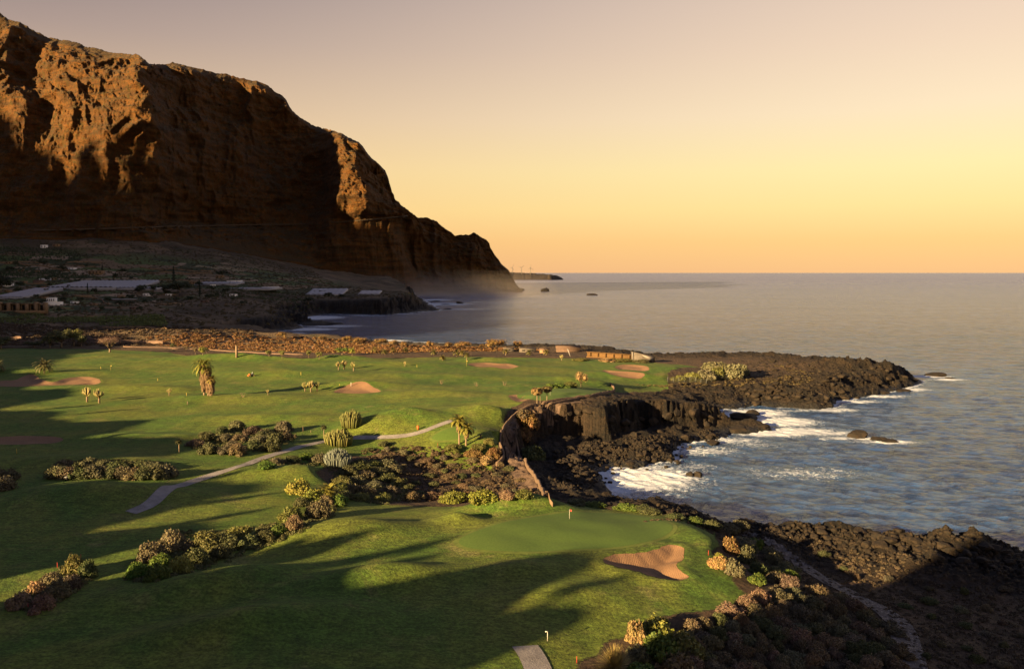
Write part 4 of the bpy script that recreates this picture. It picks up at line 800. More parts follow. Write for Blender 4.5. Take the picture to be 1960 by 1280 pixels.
def tree_proto(seed, h, rad, n=1500, leaf=0.16, flat=0.6, nl=11, fork=0.35, mat=BARK, r=0.16, lift=0.62):
    rs = np.random.default_rng(seed); lob = [(0, 0, h * (lift + .1), rad * 0.5)]
    for i in range(nl):
        a = rs.uniform(0, 6.283); q = rad * rs.uniform(.3, .85); lob.append((q * math.cos(a), q * math.sin(a), h * lift + h * (1 - lift) * rs.uniform(-.35, .75) * (1.2 - q / rad * .7), rad * rs.uniform(.22, .42)))
    crown = lobes_cloud(rs, lob, n, leaf, core=0.55, bottom=-0.7)
    return [('trunk', branch_mesh(seed, h, rad * .6, 5, r, fork).data('trunk', mat, True)), ('crown', crown.data('crown', LEAF))]
def spawn(name, proto, loc, label, cat, group=None, s=1.0, color=None, rz=None):
    t = thing(name, label, cat, loc, rnd.uniform(0, 6.28) if rz is None else rz, group, s)
    for pn, me in proto: link(pn, me, t, color)
    return t
TAMA = [tree_proto(300 + i, 5.0, 3.2, 1500, 0.17, fork=.22) for i in range(4)]
OAK = [tree_proto(320 + i, 9.0, 4.6, 2200, 0.22, mat=PALE, r=.3, fork=.25, lift=.55) for i in range(3)]
def place_tree(name, bank, px, py, hpx, label, cat='tree', group=None, color=DARK, wide=1.0, h0=5.0):
    p = G(px, py); s = hpx * mpp(p) / h0; return spawn(name, bank[rnd.randrange(len(bank))], p - np.array([0, 0, 0.1]), label, cat, group, (s * wide, s * wide, s), color)
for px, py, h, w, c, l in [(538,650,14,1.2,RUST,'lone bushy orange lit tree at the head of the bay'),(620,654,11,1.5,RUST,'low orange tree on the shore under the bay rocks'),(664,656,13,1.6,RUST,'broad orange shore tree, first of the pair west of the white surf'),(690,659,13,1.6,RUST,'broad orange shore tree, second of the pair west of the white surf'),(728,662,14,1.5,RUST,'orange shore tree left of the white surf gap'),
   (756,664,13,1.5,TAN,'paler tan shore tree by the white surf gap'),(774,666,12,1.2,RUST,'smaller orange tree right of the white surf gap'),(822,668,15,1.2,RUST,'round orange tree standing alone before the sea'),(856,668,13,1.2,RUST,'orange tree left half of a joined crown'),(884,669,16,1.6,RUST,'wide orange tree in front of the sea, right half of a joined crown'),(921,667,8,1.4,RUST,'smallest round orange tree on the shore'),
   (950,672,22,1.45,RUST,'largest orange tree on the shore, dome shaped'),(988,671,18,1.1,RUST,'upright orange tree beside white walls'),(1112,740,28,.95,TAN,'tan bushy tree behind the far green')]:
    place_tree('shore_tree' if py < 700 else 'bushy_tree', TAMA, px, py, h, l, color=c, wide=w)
for px, py, h, w, c, l in [(118,664,34,1.3,DARK,'big dark tree with pale trunk at the far edge of the course'),(142,662,34,1.0,OLIVE,'yellow green topped tree next to the big dark tree'),(156,664,24,1.0,DARK,'smaller dark tree right of the yellow green one'),(96,666,26,1.2,DARK,'dark tree on the left of the far edge group'),(2,668,26,1.5,DARK,'dark tree at the left picture edge beyond the course'),
   (65,664,12,3.0,DARK,'long low dark hedge like tree beyond the shaded turf'),(388,680,17,.9,BRIGHT,'bright lime green tree alone by the boundary road'),(374,678,15,.8,BROWN,'brownish thin tree left of the lime green one'),(396,676,12,1.0,DARK,'dark small tree right of the lime green one'),(331,668,11,1.2,DARK,'small dark round tree by the boundary road'),(356,671,9,1.0,BROWN,'tiny brown tree by the boundary road'),
   (655,679,15,1.9,GREEN,'dense wide green tree on the far edge of the course'),(515,682,13,1.0,OLIVE,'leaning olive young tree near the boundary'),(540,686,17,.75,OLIVE,'slim upright young tree near the boundary'),(591,685,16,.75,OLIVE,'slim young tree with flat crown near the boundary'),(611,688,16,.9,OLIVE,'forked young tree near the boundary'),(674,682,18,.8,BRIGHT,'yellow green tree leaning left of the dense wide one')]:
    place_tree('tree', OAK, px, py, h, l, color=c, wide=w, h0=9.0)
# the bare pink fan shaped tree
def bare_tree():
    rs = np.random.default_rng(9); mb = MB(); tw = MB(); mb.tube([(0, 0, -.3), (.1, 0, .6), (0, 0, 1.3)], [.45, .32, .26], 8)
    for i in range(11):
        a = rs.uniform(0, 6.28); r = rs.uniform(.8, 2.2); m = np.array([r * math.cos(a), r * math.sin(a), 2.8]); mb.tube([(0, 0, 1.2), m * np.array([.6, .6, .85]), m], [.2, .13, .08], 5)
        for k in range(7):
            e = m + np.array([rs.normal(0, .9) + math.cos(a) * .8, rs.normal(0, .9) + math.sin(a) * .8, rs.uniform(.9, 2.4)]); mb.tube([m, (m + e) / 2 + rs.normal(0, .1, 3), e], [.07, .045, .02], 4)
            d = rs.normal(size=(60, 3)); V, F = cards(e + d * .45, d, 0.09, rs, .3); tw.add(V, [F])
    return [('trunk', mb.data('trunk', PALE, True)), ('crown', tw.data('crown', LEAF))]
p = G(210, 674); spawn('bare_tree', bare_tree(), p, 'leafless pinkish fan shaped tree at the edge of the shaded turf', 'tree', None, 28 * mpp(p) / 5.2, (0.13, 0.08, 0.065))
for px, py, h, w, kind, l in [(333,548,38,.55,'conifer','tall ragged conifer above the dark domed trees on the plain'),(383,570,32,.4,'conifer','narrow dark cypress beside the low greenhouse'),(168,564,22,.4,'conifer','narrow cypress in front of the long greenhouse'),(345,562,24,1.7,'dome','broad dark domed tree under the tall conifer'),(318,562,18,1.6,'dome','dark domed tree left of the broad one on the plain'),(266,562,13,1.7,'dome','dark round tree at the end of the long greenhouse'),(425,530,13,1.8,'dome','dark tree behind the small cream house on the plain'),(2,560,34,1.2,'dome','big dark dome tree at the left edge beside the white row'),(196,522,16,.7,'conifer','small dark conifer on the upper terraces'),(590,582,14,1.8,'dome','dark domed tree on the promontory, left of the line of trees'),(630,572,13,1.6,'dome','dark tree in the middle of the promontory'),(652,572,10,1.6,'dome','low dark tree right of the middle one on the promontory')]:
    if kind == 'dome': place_tree('tree', OAK, px, py, h, l, color=(0.020, 0.026, 0.014), wide=w, h0=9.0)
    else:
        p = G(px, py); hh = h * mpp(p); rs = np.random.default_rng(px); mb = MB(); n = 900; z = rs.random(n) ** 0.8; rad = (1 - z) * w * hh * .32 * (0.6 + .4 * np.sin(z * 40)) + .2; a = rs.uniform(0, 6.28, n)
        Pq = np.stack([rad * np.cos(a), rad * np.sin(a), hh * (.08 + .92 * z)], 1); V, F = cards(Pq, np.stack([np.cos(a), np.sin(a), a * 0 + .4], 1) + rs.normal(0, .4, (n, 3)), hh * .03, rs); mb.add(V, [F])
        t = MB(); t.tube([(0, 0, -1), (0, 0, hh * .9)], [hh * .02, hh * .006], 6); spawn('conifer', [('trunk', t.data('trunk', BARK)), ('crown', mb.data('crown', LEAF))], p, l, 'tree', None, 1.0, (0.018, 0.024, 0.014))
# unseen trees added off the left edge to stripe the turf with shade
for i, v in enumerate([99, 137, 153, 175, 187, 201, 226, 236, 296, 352, 372, 448]):
    u = -45 + rnd.uniform(-6, 6); x, y = u * LX - v * LY, u * LY + v * LX
    zt = np.interp(v, [p_[0] for p_ in RISE], [p_[1] for p_ in RISE]) - 4.0
    s = rnd.uniform(.8, 1.1); spawn('tree', OAK[i % 3], (x, y, zt), 'unseen tree added on the rise beyond the left edge to shade the turf', 'tree', 'added shade trees on the rise', (s * .42, s * .42, s), GREEN)

for x, y in scatter([(-20,600),(330,598),(520,580),(600,572),(480,556),(300,540),(180,510),(-20,505)], 60, 16, 51):
    place_tree('tree', OAK, x, y, rnd.uniform(7, 13), 'small dark tree among the plots of the plain', group='dark trees among the plots', color=jit((0.024, 0.032, 0.014)), wide=rnd.uniform(1.0, 1.8), h0=9.0)

# ---------------------------------------------------------------- palms and succulents
def palm_crown(seed, n=26, length=2.6, leaf=0.55, up=1.0, droop=1.0, segs=7):
    rs = np.random.default_rng(seed); mb = MB(); V = []; F = []; k = 0
    for i in range(n):
        a = i * 2.399 + rs.uniform(-.2, .2); el_ = up * (1.15 - 1.6 * (i / n)) + rs.uniform(-.12, .12); ln = length * rs.uniform(.85, 1.1); pts = []; c = np.zeros(3); e = el_
        h = np.array([math.cos(a), math.sin(a), 0])
        for q in range(segs + 1):
            pts.append(c.copy()); c = c + (h * math.cos(e) + np.array([0, 0, math.sin(e)])) * ln / segs; e -= droop * 1.5 / segs * (q + 1) / segs * 1.8
        sd = np.array([-h[1], h[0], 0])
        for q in range(1, segs + 1):
            for m in range(5):
                f = (q - 1 + m / 5) / segs; b = pts[q - 1] + (pts[q] - pts[q - 1]) * (m / 5); w = leaf * math.sin(math.pi * min(1, .12 + f * .86)) ** .7
                fw = (pts[q] - pts[q - 1]) / (ln / segs)
                for s in (-1, 1):
                    tip = b + sd * s * w * .85 + fw * w * .65 + np.array([0, 0, -w * .18 + .1 * w]); t = fw * .12
                    V += [b - t, b + t, tip]; F.append((k, k + 1, k + 2)); k += 3
        for q in range(segs):
            V += [pts[q] - sd * .03, pts[q] + sd * .03, pts[q + 1]]; F.append((k, k + 1, k + 2)); k += 3
    mb.add(V, [np.array(F)]); return mb
def skirt_mesh(h0, h1, r0, r1, seed, n=420):
    rs = np.random.default_rng(seed); f = rs.random(n); a = rs.uniform(0, 6.283, n); r = r0 + (r1 - r0) * f; z = h0 + (h1 - h0) * f
    P = np.stack([r * np.cos(a), r * np.sin(a), z], 1); L_ = rs.uniform(.7, 1.5, n)[:, None]; dn = np.stack([np.cos(a) * .22, np.sin(a) * .22, -np.ones(n)], 1) + rs.normal(0, .12, (n, 3)); sd = np.stack([-np.sin(a), np.cos(a), a * 0], 1) * rs.uniform(.10, .24, n)[:, None]
    V = np.stack([P - sd * .4, P + sd * .4, P + dn * L_ + sd, P + dn * L_ - sd], 1).reshape(-1, 3); mb = MB(); mb.add(V, [np.arange(4 * n).reshape(n, 4)])
    mb.tube([(0, 0, h0), (0, 0, (h0 + h1) / 2), (0, 0, h1)], [r0 * .7, (r0 + r1) * .35, r1 * .75], 8); return mb
def palm(px, py, hpx, label, crown_len=2.6, n=26, r=.22, skirt=None, bend=(0, 0), color=OLIVE, up=1.0, droop=1.0, group=None, seed=1, name='palm_tree', bark=PALE, leaf=.8):
    p = G(px, py); h = hpx * mpp(p); hs = max(0.4, h - crown_len * .55); t = thing(name, label, 'palm', p, 0.0, group)
    tr = MB(); b = np.array([bend[0], bend[1], 0.]); zs = np.linspace(-.3, hs, 14); tr.tube([b * (z / max(hs, .1)) ** 2 + np.array([0, 0, z]) for z in zs], [r * (1.35 - .35 * min(1, (z + .3) / 1.2)) * (1 + .07 * (i % 2)) for i, z in enumerate(zs)], 9)
    tr.build('trunk', bark, t, True)
    c = palm_crown(seed, n, crown_len, leaf, up, droop).build('crown', LEAF, t, False, color); c.location = (b[0], b[1], hs)
    if skirt:
        s = skirt_mesh(hs * skirt[0], hs + .1, skirt[1], skirt[2], seed).build('dead_frond_skirt', SHAG, t); s.location = (b[0] * .9, b[1] * .9, 0)
    return t
palm(391,756,72,'tallest shaggy palm of the fairway trio, thick skirt of dead fronds',6.0,64,.4,(.2,.8,2.4),color=(0.115,0.120,0.022),seed=3,droop=1.2)
palm(399,757,54,'middle shaggy palm trunk of the fairway trio, half hidden',2.6,20,.35,(.2,.6,1.3),color=(0.12,0.09,0.03),seed=4,droop=1.4,bend=(-.3,.4))
palm(403,757,40,'shortest shaggy palm of the fairway trio, with a small yellow crown',3.2,24,.35,(.2,.7,1.5),color=(0.14,0.11,0.03),seed=5,bend=(.5,0))
palm(85,713,26,'short wide date palm standing in the left bunker',6.2,46,.36,None,color=(0.060,0.058,0.024),seed=6,droop=1.1,bark=BARK,leaf=.95)
palm(-6,712,24,'date palm at the left picture edge beside the bunker',5.8,46,.36,None,color=(0.060,0.058,0.024),seed=7,bark=BARK,leaf=.95)
palm(879,850,58,'taller palm of the pair beside the tee',3.9,40,.3,(.7,.4,.7),color=(0.135,0.125,0.024),seed=8,droop=1.15)
palm(892,852,44,'shorter palm of the pair beside the tee, leaning right',3.6,38,.28,(.68,.36,.6),color=(0.130,0.122,0.026),seed=9,bend=(.25,0),droop=1.15)
palm(628,952,26,'small yellow green palm among the shrubs left of the lit mound',3.4,34,.2,None,color=(0.15,0.14,0.03),seed=10,droop=.9)
palm(1028,772,36,'taller slim palm by the far green, tan flat crown',3.4,36,.18,(.86,.3,1.3),color=(0.14,0.095,0.04),seed=11,droop=1.7,up=.6)
palm(1047,766,32,'slim palm by the far green with an olive flat crown',3.0,32,.16,(.88,.25,1.0),color=(0.11,0.09,0.035),seed=12,droop=1.7,up=.6)
palm(1034,772,26,'thin palm trunk between the two slim palms at the far green',1.2,14,.1,None,color=(0.11,0.08,0.035),seed=13,droop=1.7,up=.6)
for i, (px, py, h, w, l) in enumerate([(717,676,13,2.6,'bushy palm behind the far turf, left of the palm row'),(736,677,9,2.2,'squat palm right of the bushy one on the far edge'),(753,677,12,2.0,'thin palm in the far edge planting'),(830,679,11,2.4,'bushy yellow palm on the far edge'),(847,690,11,2.0,'small solitary palm on the far turf before the planting'),(874,682,14,2.6,'tall feathery palm in the palm cluster'),(884,681,12,2.4,'second feathery palm in the cluster'),(893,690,16,1.9,'slender single stemmed palm in front of the cluster'),(968,680,13,2.2,'palm under the largest orange tree'),(1012,680,11,2.2,'short palm by the white walls'),(1045,680,12,2.2,'palm left of the shed roof'),(776,676,11,2.0,'dark palm in the shade between far edge trees')]):
    palm(px, py, h, l, w * 1.45, 26, .2, color=[(0.10,0.085,0.028),(0.075,0.070,0.024)][i % 2], seed=20 + i, droop=1.2, leaf=.75)
palm(620,835,22,'young palm with pale trunk on the bare soil by the cactus hedge',1.2,16,.14,None,color=(0.06,0.065,0.03),seed=40,droop=1.6)
palm(343,866,26,'young palm with pale trunk at the left tip of the dark bed',1.2,16,.14,None,color=(0.04,0.045,0.02),seed=41,droop=1.6)
CACT = leafmat('cactus_skin', 0.12, 0.0)
def candelabra(seed, h=3.6):
    rs = np.random.default_rng(seed); tr = MB(); ar = MB(); tr.tube([(0, 0, -.2), (0, 0, h * .3), (0.02, 0, h * .42)], [.26, .22, .2], 8)
    for i in range(26):
        a = rs.uniform(0, 6.28); q = rs.uniform(.15, 1.0); R0 = h * .33 * q; top = h * rs.uniform(.72, 1.0) * (1.06 - .18 * q); c, s = math.cos(a), math.sin(a); z0 = h * rs.uniform(.32, .45)
        ar.tube([(c * .12, s * .12, z0), (c * R0 * .6, s * R0 * .6, z0 + (top - z0) * .3), (c * R0, s * R0, z0 + (top - z0) * .62), (c * R0 * 1.08, s * R0 * 1.08, top)], [.09, .11, .12, .10], 5)
    return [('trunk', tr.data('trunk', PALE, True)), ('arms', ar.data('arms', CACT, True))]
CAND = [candelabra(400 + i) for i in range(4)]
for px, py, h, l in [(167,769,30,'candelabra cactus tree, left of two beside the grassy hollow'),(190,771,29,'narrower candelabra cactus tree, right of two beside the grassy hollow'),(324,757,15,'small single candelabra cactus on the shaded fairway'),(584,749,19,'candelabra cactus at the left of a close trio by the fairway bunker'),(595,750,23,'tallest candelabra cactus in the middle of the close trio'),(607,749,20,'candelabra cactus at the right of the close trio by the fairway bunker'),(648,708,17,'pale broad candelabra cactus, first of the three on the upper fairway'),(659,707,19,'slim yellowish candelabra cactus, second of the three on the upper fairway'),(677,710,19,'candelabra cactus standing apart, third of the three on the upper fairway'),(775,701,10,'tiny candelabra cactus on the far fairway'),(513,756,11,'tiny cactus on the fairway between palms and trio'),(1075,690,12,'pale bushy cactus at the far course edge by the ruin wall')]:
    p = G(px, py); s = h * mpp(p) / 3.6; spawn('candelabra_cactus', CAND[rnd.randrange(4)], p, l, 'cactus', None, (s * .95, s * .95, s), rnd.choice([(0.15, 0.135, 0.05), (0.16, 0.13, 0.055)]))
def column_clump(seed, rx, ry, h, n, r=.13):
    rs = np.random.default_rng(seed); mb = MB()
    for i in range(n):
        a = rs.uniform(0, 6.28); q = math.sqrt(rs.random()); x, y = rx * q * math.cos(a), ry * q * math.sin(a); hh = h * (1.05 - .5 * q * q) * rs.uniform(.7, 1.05); lx, ly = x / rx * hh * .25, y / ry * hh * .2
        mb.tube([(x, y, -.2), (x + lx * .6, y + ly * .6, hh * .55), (x + lx, y + ly, hh * .93), (x + lx, y + ly, hh)], [r * .9, r, r * .85, r * .25], 6)
    return mb
for px, py, w, h, c, l in [(672,816,44,32,(0.105, 0.110, 0.035),'round clump of columnar cactus on the dark mound edge'),(648,850,62,30,(0.105, 0.105, 0.032),'wide clump of columnar cactus hiding a bend of the path'),(646,892,58,34,(0.095, 0.110, 0.095),'silvery blue clump of columnar cactus below the path')]:
    p = G(px, py); m = mpp(p); o = column_clump(px, w * m / 2 * .8, w * m / 2 * .7, h * m, 330, .022 * w * m / 2 + .03).build('cactus_clump', CACT, None, True, c); o.location = p; tag(o, l, 'cactus')
# spiky dry tussock at the bottom edge
def tussock(n=420, h=1.9):
    rs = np.random.default_rng(12); mb = MB(); V = []; F = []
    for i in range(n):
        a = rs.uniform(0, 6.28); e = rs.uniform(.25, 1.5); l = h * rs.uniform(.7, 1.1); d = np.array([math.cos(a) * math.cos(e), math.sin(a) * math.cos(e), math.sin(e)]); s = np.array([-math.sin(a), math.cos(a), 0]) * .035; b = np.array([math.cos(a), math.sin(a), 0]) * rs.uniform(0, .3)
        m = b + d * l * .6; t = b + d * l + np.array([0, 0, -.18 * l * math.cos(e)]); k = len(V); V += [b - s, b + s, m + s * .8, m - s * .8, t]; F.append(k)
    F = np.array(F); V = np.array(V); mb.add(V, [np.stack([F, F + 1, F + 2, F + 3], 1), np.stack([F + 3, F + 2, F + 4], 1)]); return mb
p = G(1176, 1279); o = tussock(760, 50 * mpp(p)).build('grass_tussock', LEAF, None, False, (0.26, 0.20, 0.07)); o.location = p; tag(o, 'spiky straw coloured tussock at the bottom edge beside the clump', 'tussock')
for px, py, l in [(845,735,'bare antler shaped plant, leftmost of the row above the fairway bunker line'),(912,739,'bare antler shaped plant in the middle of the row'),(966,738,'bare antler shaped plant nearest the far green'),(465,760,'thin bare sapling right of the shaggy palms')]:
    p = G(px, py); mb = MB(); rs = np.random.default_rng(px)
    for i in range(7):
        a = rs.uniform(-1, 1); mb.tube([(0, 0, -.1), (a * .7, rs.uniform(-.4, .4), .6), (a * 1.25, rs.uniform(-.6, .6), rs.uniform(1.5, 2.4))], [.09, .07, .03], 5)
    o = mb.build('bare_plant', PALE); o.location = p; tag(o, l, 'plant')
# leaf hedge by the lava tongue with its mesh fence
for i, (px, py, w, h, c, l) in enumerate([(1300,729,36,16,OLIVE,'left end shrub of the tall hedge before the lava tongue'),(1326,728,40,22,OLIVE,'second hedge shrub from the fence corner'),(1350,726,44,26,GREY,'middle hedge shrub behind the mesh fence'),(1374,724,44,32,OLIVE,'tall yellow hedge shrub over the lava tongue'),(1398,722,46,36,GREY,'highest hedge shrub over the lava tongue'),(1414,718,40,30,GREY,'right end shrub of the tall hedge over the lava tongue'),(1368,708,60,22,GREY,'yellow olive shrub rising behind the hedge'),(1070,741,44,14,GREEN,'low hedge shrub left of the tan bushy tree'),(1090,741,36,16,OLIVE,'hedge shrub touching the tan bushy tree'),(1052,742,30,14,GREEN,'hedge shrub behind the slim palms'),(1112,690,40,8,OLIVE,'flat shrub before the long ochre wall'),(1190,692,60,9,OLIVE,'low shrub under the ochre wall columns'),(1160,692,40,10,TAN,'dry shrub under the ochre wall'),(1230,694,40,10,DARK,'dark shrub beneath the concrete wedge')]):
    put_shrub(px, py, w, h, c, l, bank=TUFTY if i < 7 else SHRUB)

# ================================================================== rocks
LAVA = NT('lava_boulder'); _co = LAVA.coord(); _n = LAVA.noise(_co, 1.4, 5, 0.7); _n2 = LAVA.noise(_co, 5.0, 4, 0.7)
_cc = LAVA.mix(LAVA.mr(_n, 0.35, 0.65), (0.007, 0.006, 0.0056), (0.022, 0.015, 0.010)); LAVAM = LAVA.set(_cc, 0.85, LAVA.bump(LAVA.math('ADD', _n, LAVA.math('MULTIPLY', _n2, 0.4)), 0.9, 0.35))
import bmesh
def rock_mesh(name, seed, sub=2, flat=0.7):
    bm = bmesh.new(); bmesh.ops.create_icosphere(bm, subdivisions=sub, radius=1.0); co = np.array([v.co for v in bm.verts])
    rs = np.random.default_rng(seed); r = 1 + 0.35 * fbm(co[:, 0] * 1.1 + seed, co[:, 1] * 1.1, co[:, 2] * 1.1, oct=4, seed=seed)
    co = co * r[:, None]
    for _ in range(9):                                            # broken faces
        nrm = rs.normal(size=3); nrm /= np.linalg.norm(nrm); k = rs.uniform(.55, .85); d = co @ nrm; co = co - np.maximum(d - k, 0)[:, None] * nrm * 0.9
    co[:, 2] *= flat
    for v, c in zip(bm.verts, co): v.co = c
    me = bpy.data.meshes.new(name); bm.to_mesh(me); bm.free(); me.materials.append(LAVAM); return me
ROCKS = [rock_mesh('boulder', 500 + i, 3, 0.6 + .1 * (i % 3)) for i in range(6)]
def boulder(p, sx_, sy_, sz2, label, group=None, name='boulder', rz=None):
    o = link(name, ROCKS[rnd.randrange(6)]); o.location = p; o.scale = (sx_, sy_, sz2); o.rotation_euler = (rnd.uniform(-.2, .2), rnd.uniform(-.2, .2), rnd.uniform(0, 6.28) if rz is None else rz); return tag(o, label, 'rock', group)
def strew(poly, n, smin, smax, seed, label, group, mind=6, zc=None):
    for x, y in scatter(poly, n, mind, seed):
        p = G(x, y) if zc is None else PZ(x, y, zc); r = rnd.uniform(smin, smax) ** 1.0; boulder(p + np.array([0, 0, r * .15]), r * rnd.uniform(.8, 1.3), r * rnd.uniform(.8, 1.2), r * rnd.uniform(.7, 1.1), label, group)
strew([(1060,860),(1180,842),(1300,838),(1360,822),(1380,836),(1300,850),(1292,880),(1180,892),(1140,900),(1120,940),(1080,920)], 70, .5, 1.7, 11, 'black lava boulder in the rubble under the cove cliff', 'boulders under the cove cliff')
strew([(1150,902),(1170,890),(1290,880),(1300,850),(1380,838),(1384,846),(1308,866),(1302,890),(1240,900),(1180,902),(1160,940),(1180,962),(1168,958),(1150,930)], 40, .4, 1.0, 12, 'black boulder awash along the edge of the cove', 'boulders awash in the cove', 7, 0.1)
strew([(1400,690),(1500,688),(1700,706),(1750,730),(1690,750),(1590,776),(1450,776),(1400,740),(1500,720)], 70, .8, 2.6, 13, 'rough lava block strewn over the lava tongue', 'blocks on the lava tongue', 9)
strew([(1440,1004),(1640,1016),(1800,1036),(1960,1056),(2040,1080),(1960,1110),(1740,1060),(1560,1030)], 60, .5, 1.7, 14, 'dark lava block on the shore below the gravel path', 'blocks on the near shore', 12)
strew([(1150,958),(1230,968),(1330,984),(1400,998),(1380,1002),(1250,978),(1160,966)], 20, .5, 1.2, 15, 'dark shore rock under the seaward rim of the green', 'rocks under the green', 9)
def stack(px, py, w, d, h, rz, label, sub=4, seed=1):
    me = rock_mesh('sea_stack', seed, sub, 1.0); o = link('sea_stack', me); p = PZ(px, py, 0); m = mpp(p); o.location = (p[0], p[1], h * .12); o.scale = (w * m / 2, d, h); o.rotation_euler = (0, 0, rz); return tag(o, label, 'rock')
for a in [(1425,800,66,6,2.6,.15,'black craggy rock islet between cliff end and lava tongue'),(1440,793,26,4,2.2,.8,'small rock arm on the back of the black craggy islet'),(1418,826,60,4,2.4,.1,'dark rock spur running out from the cliff end'),(1452,821,46,4,2.6,.25,'outer end of the dark rock spur under the breaking wave'),(1385,818,50,5,2.8,.0,'rock mass at the foot of the sunlit cliff end'),(1645,835,46,4.5,2.6,.1,'squared off brown rock standing in the open water'),(1680,840,34,3.2,1.2,.1,'low middle rock trailing from the squared off one'),(1706,844,34,2.4,.7,.15,'flat reddish rock at the end of the trailing row'),(1795,719,40,6,2.2,.1,'dark pointed rock off the tip of the lava tongue'),(1818,724,20,3,.8,.1,'tiny reddish rock right of the pointed one'),(1320,909,14,2,1.4,.3,'small black rock awash in the cove, left one'),(1334,910,16,2,1.5,.9,'small black rock awash in the cove, right one'),(1364,849,28,3,1.6,.2,'dark boulder in the foam below the rock mass'),(1726,748,30,4,1.2,.1,'low rock off the near side of the lava tongue tip'),(1690,752,26,5,1.6,.3,'brown rock by the surf on the near side of the lava tongue'),
          (640,620,44,12,2.2,.05,'black reef rock in the far bay, right one'),(606,622,60,14,3.0,.05,'black reef rock in the far bay, left one'),(880,581,14,9,5.0,.1,'black rock standing off the promontory tip'),(832,577,22,8,3.0,.1,'black rock close to the promontory tip'),(852,583,20,6,1.5,.1,'low rock between promontory tip and standing rock'),(858,592,20,7,2.2,.0,'flat rock just below the promontory tip'),(1044,558,16,22,16,.2,'rocky islet off the mountain foot'),(1131,565,22,26,6,.1,'low flat islet in the open water'),(998,556,14,12,9,.2,'rock at the foot of the headland tip')]:
    stack(*a, seed=600 + a[0])
rub = np.concatenate([field([(1060,860),(1180,842),(1300,838),(1370,822),(1380,838),(1300,850),(1292,882),(1180,893),(1150,905),(1120,945),(1060,925)], 1500, 21), field([(1400,692),(1500,688),(1700,706),(1756,732),(1690,752),(1590,778),(1450,778),(1360,786),(1300,760),(1420,735)], 1500, 22), field([(1180,960),(1440,1002),(1640,1016),(1960,1056),(2040,1120),(1740,1075),(1500,1040),(1300,990)], 1800, 23)])
def rubble_mass(pts, seed):
    rs = np.random.default_rng(seed); bm = bmesh.new(); bmesh.ops.create_icosphere(bm, subdivisions=1, radius=1.0); co = np.array([v.co for v in bm.verts]); fc = np.array([[v.index for v in f.verts] for f in bm.faces]); bm.free()
    n = len(pts); s = rs.uniform(.18, .75, n) ** 1.0; sc = s[:, None] * rs.uniform(.6, 1.3, (n, 3)); a = rs.uniform(0, 6.28, n); V = co[None] * (1 + .25 * rs.normal(size=(n, len(co), 1))) * sc[:, None]
    X = V[..., 0] * np.cos(a)[:, None] - V[..., 1] * np.sin(a)[:, None]; Y = V[..., 0] * np.sin(a)[:, None] + V[..., 1] * np.cos(a)[:, None]
    V = np.stack([X, Y, V[..., 2]], -1) + pts[:, None]; F = fc[None] + (np.arange(n) * len(co))[:, None, None]
    return tag(link('rubble', mesh_data('rubble', V.reshape(-1, 3), F.reshape(-1, 3), False, [LAVAM])), kind='stuff')
rubble_mass(rub, 5)

# ================================================================== course furniture
RED = plain('red_paint', (0.26, 0.026, 0.018), 0.6, .15); WHITE = plain('white_paint', (0.36, 0.34, 0.32), 0.6, .12); ORANGE = plain('orange_paint', (0.36, 0.085, 0.02), 0.6, .15); BLACKM = plain('black_plastic', (0.018, 0.018, 0.02), 0.5, .2); YEL = plain('yellow_paint', (0.34, 0.26, 0.06), .6, .15); TIMB = plain('timber', (0.11, 0.075, 0.05), .85, .3, 5); GREYM = plain('grey_metal', (0.16, 0.17, 0.19), .5, .2, metal=.3)
def flag(px, py, h, lab, fm, pm=WHITE):
    p = G(px, py); t = thing('golf_flag', lab, 'flag', p); mb = MB(); mb.tube([(0, 0, 0), (0, 0, h)], [.045, .035], 6); mb.build('pole', pm, t); mb.V and None
    f = MB(); n = 7; xs = np.linspace(0, .48, n); V = [(x, .10 * math.sin(x * 7), h - .03 - .18 * x) for x in xs] + [(x, .10 * math.sin(x * 7 + .4), h - .48 - .10 * x) for x in xs]; V2 = [(a, b + .02, c) for a, b, c in V]
    q = np.array([[i, i + 1, n + i + 1, n + i] for i in range(n - 1)]); f.add(V, [q]); f.add(V2, [q[:, ::-1]]); f.build('flag', fm, t); return t
flag(1090,993,2.3,'flagstick with a red flag on the near green',RED); flag(1053,757,2.6,'flagstick with a pale flag on the far green',WHITE); flag(212,709,2.9,'thin yellowish flagstick on the shaded turf by the left bunker',YEL,YEL); flag(893,701,3.4,'tall thin flagstick behind the far bunker',YEL,YEL)
def post(px, py, h, w, mat, label, name='stake', cat='stake', cap=None, lean=0.0):
    p = G(px, py); t = thing(name, label, cat, p); mb = MB(); mb.tube([(0, 0, -.1), (lean, 0, h)], [w / 2, w / 2 * .9], 6); mb.build('shaft', mat, t)
    c = MB(); c.tube([(lean, 0, h), (lean, 0, h + .08)], [w * .62, w * .4], 6); c.build('cap', cap or mat, t); return t
for px, py, l in [(155,1070,'red stake beside the tall olive shrub of the lowest left bed'),(110,1086,'red stake behind the brown shrubs of the lowest left bed'),(54,1166,'red stake in front of the pink shrub of the lowest left bed'),(578,1009,'red stake at the edge of the lit mound'),(1213,1204,'leaning red stake left of the tan shrub clump'),(1356,1062,'red stake beside the small bright shrub right of the bunker'),(1104,1268,'red stake at the bottom edge by the slab'),(944,957,'red stake on the crest behind the green'),(838,853,'red stake left of the twin palms'),(906,856,'red stake right of the twin palms')]:
    post(px, py, 0.95, .11, RED, l, lean=.12 if px == 1213 else 0)
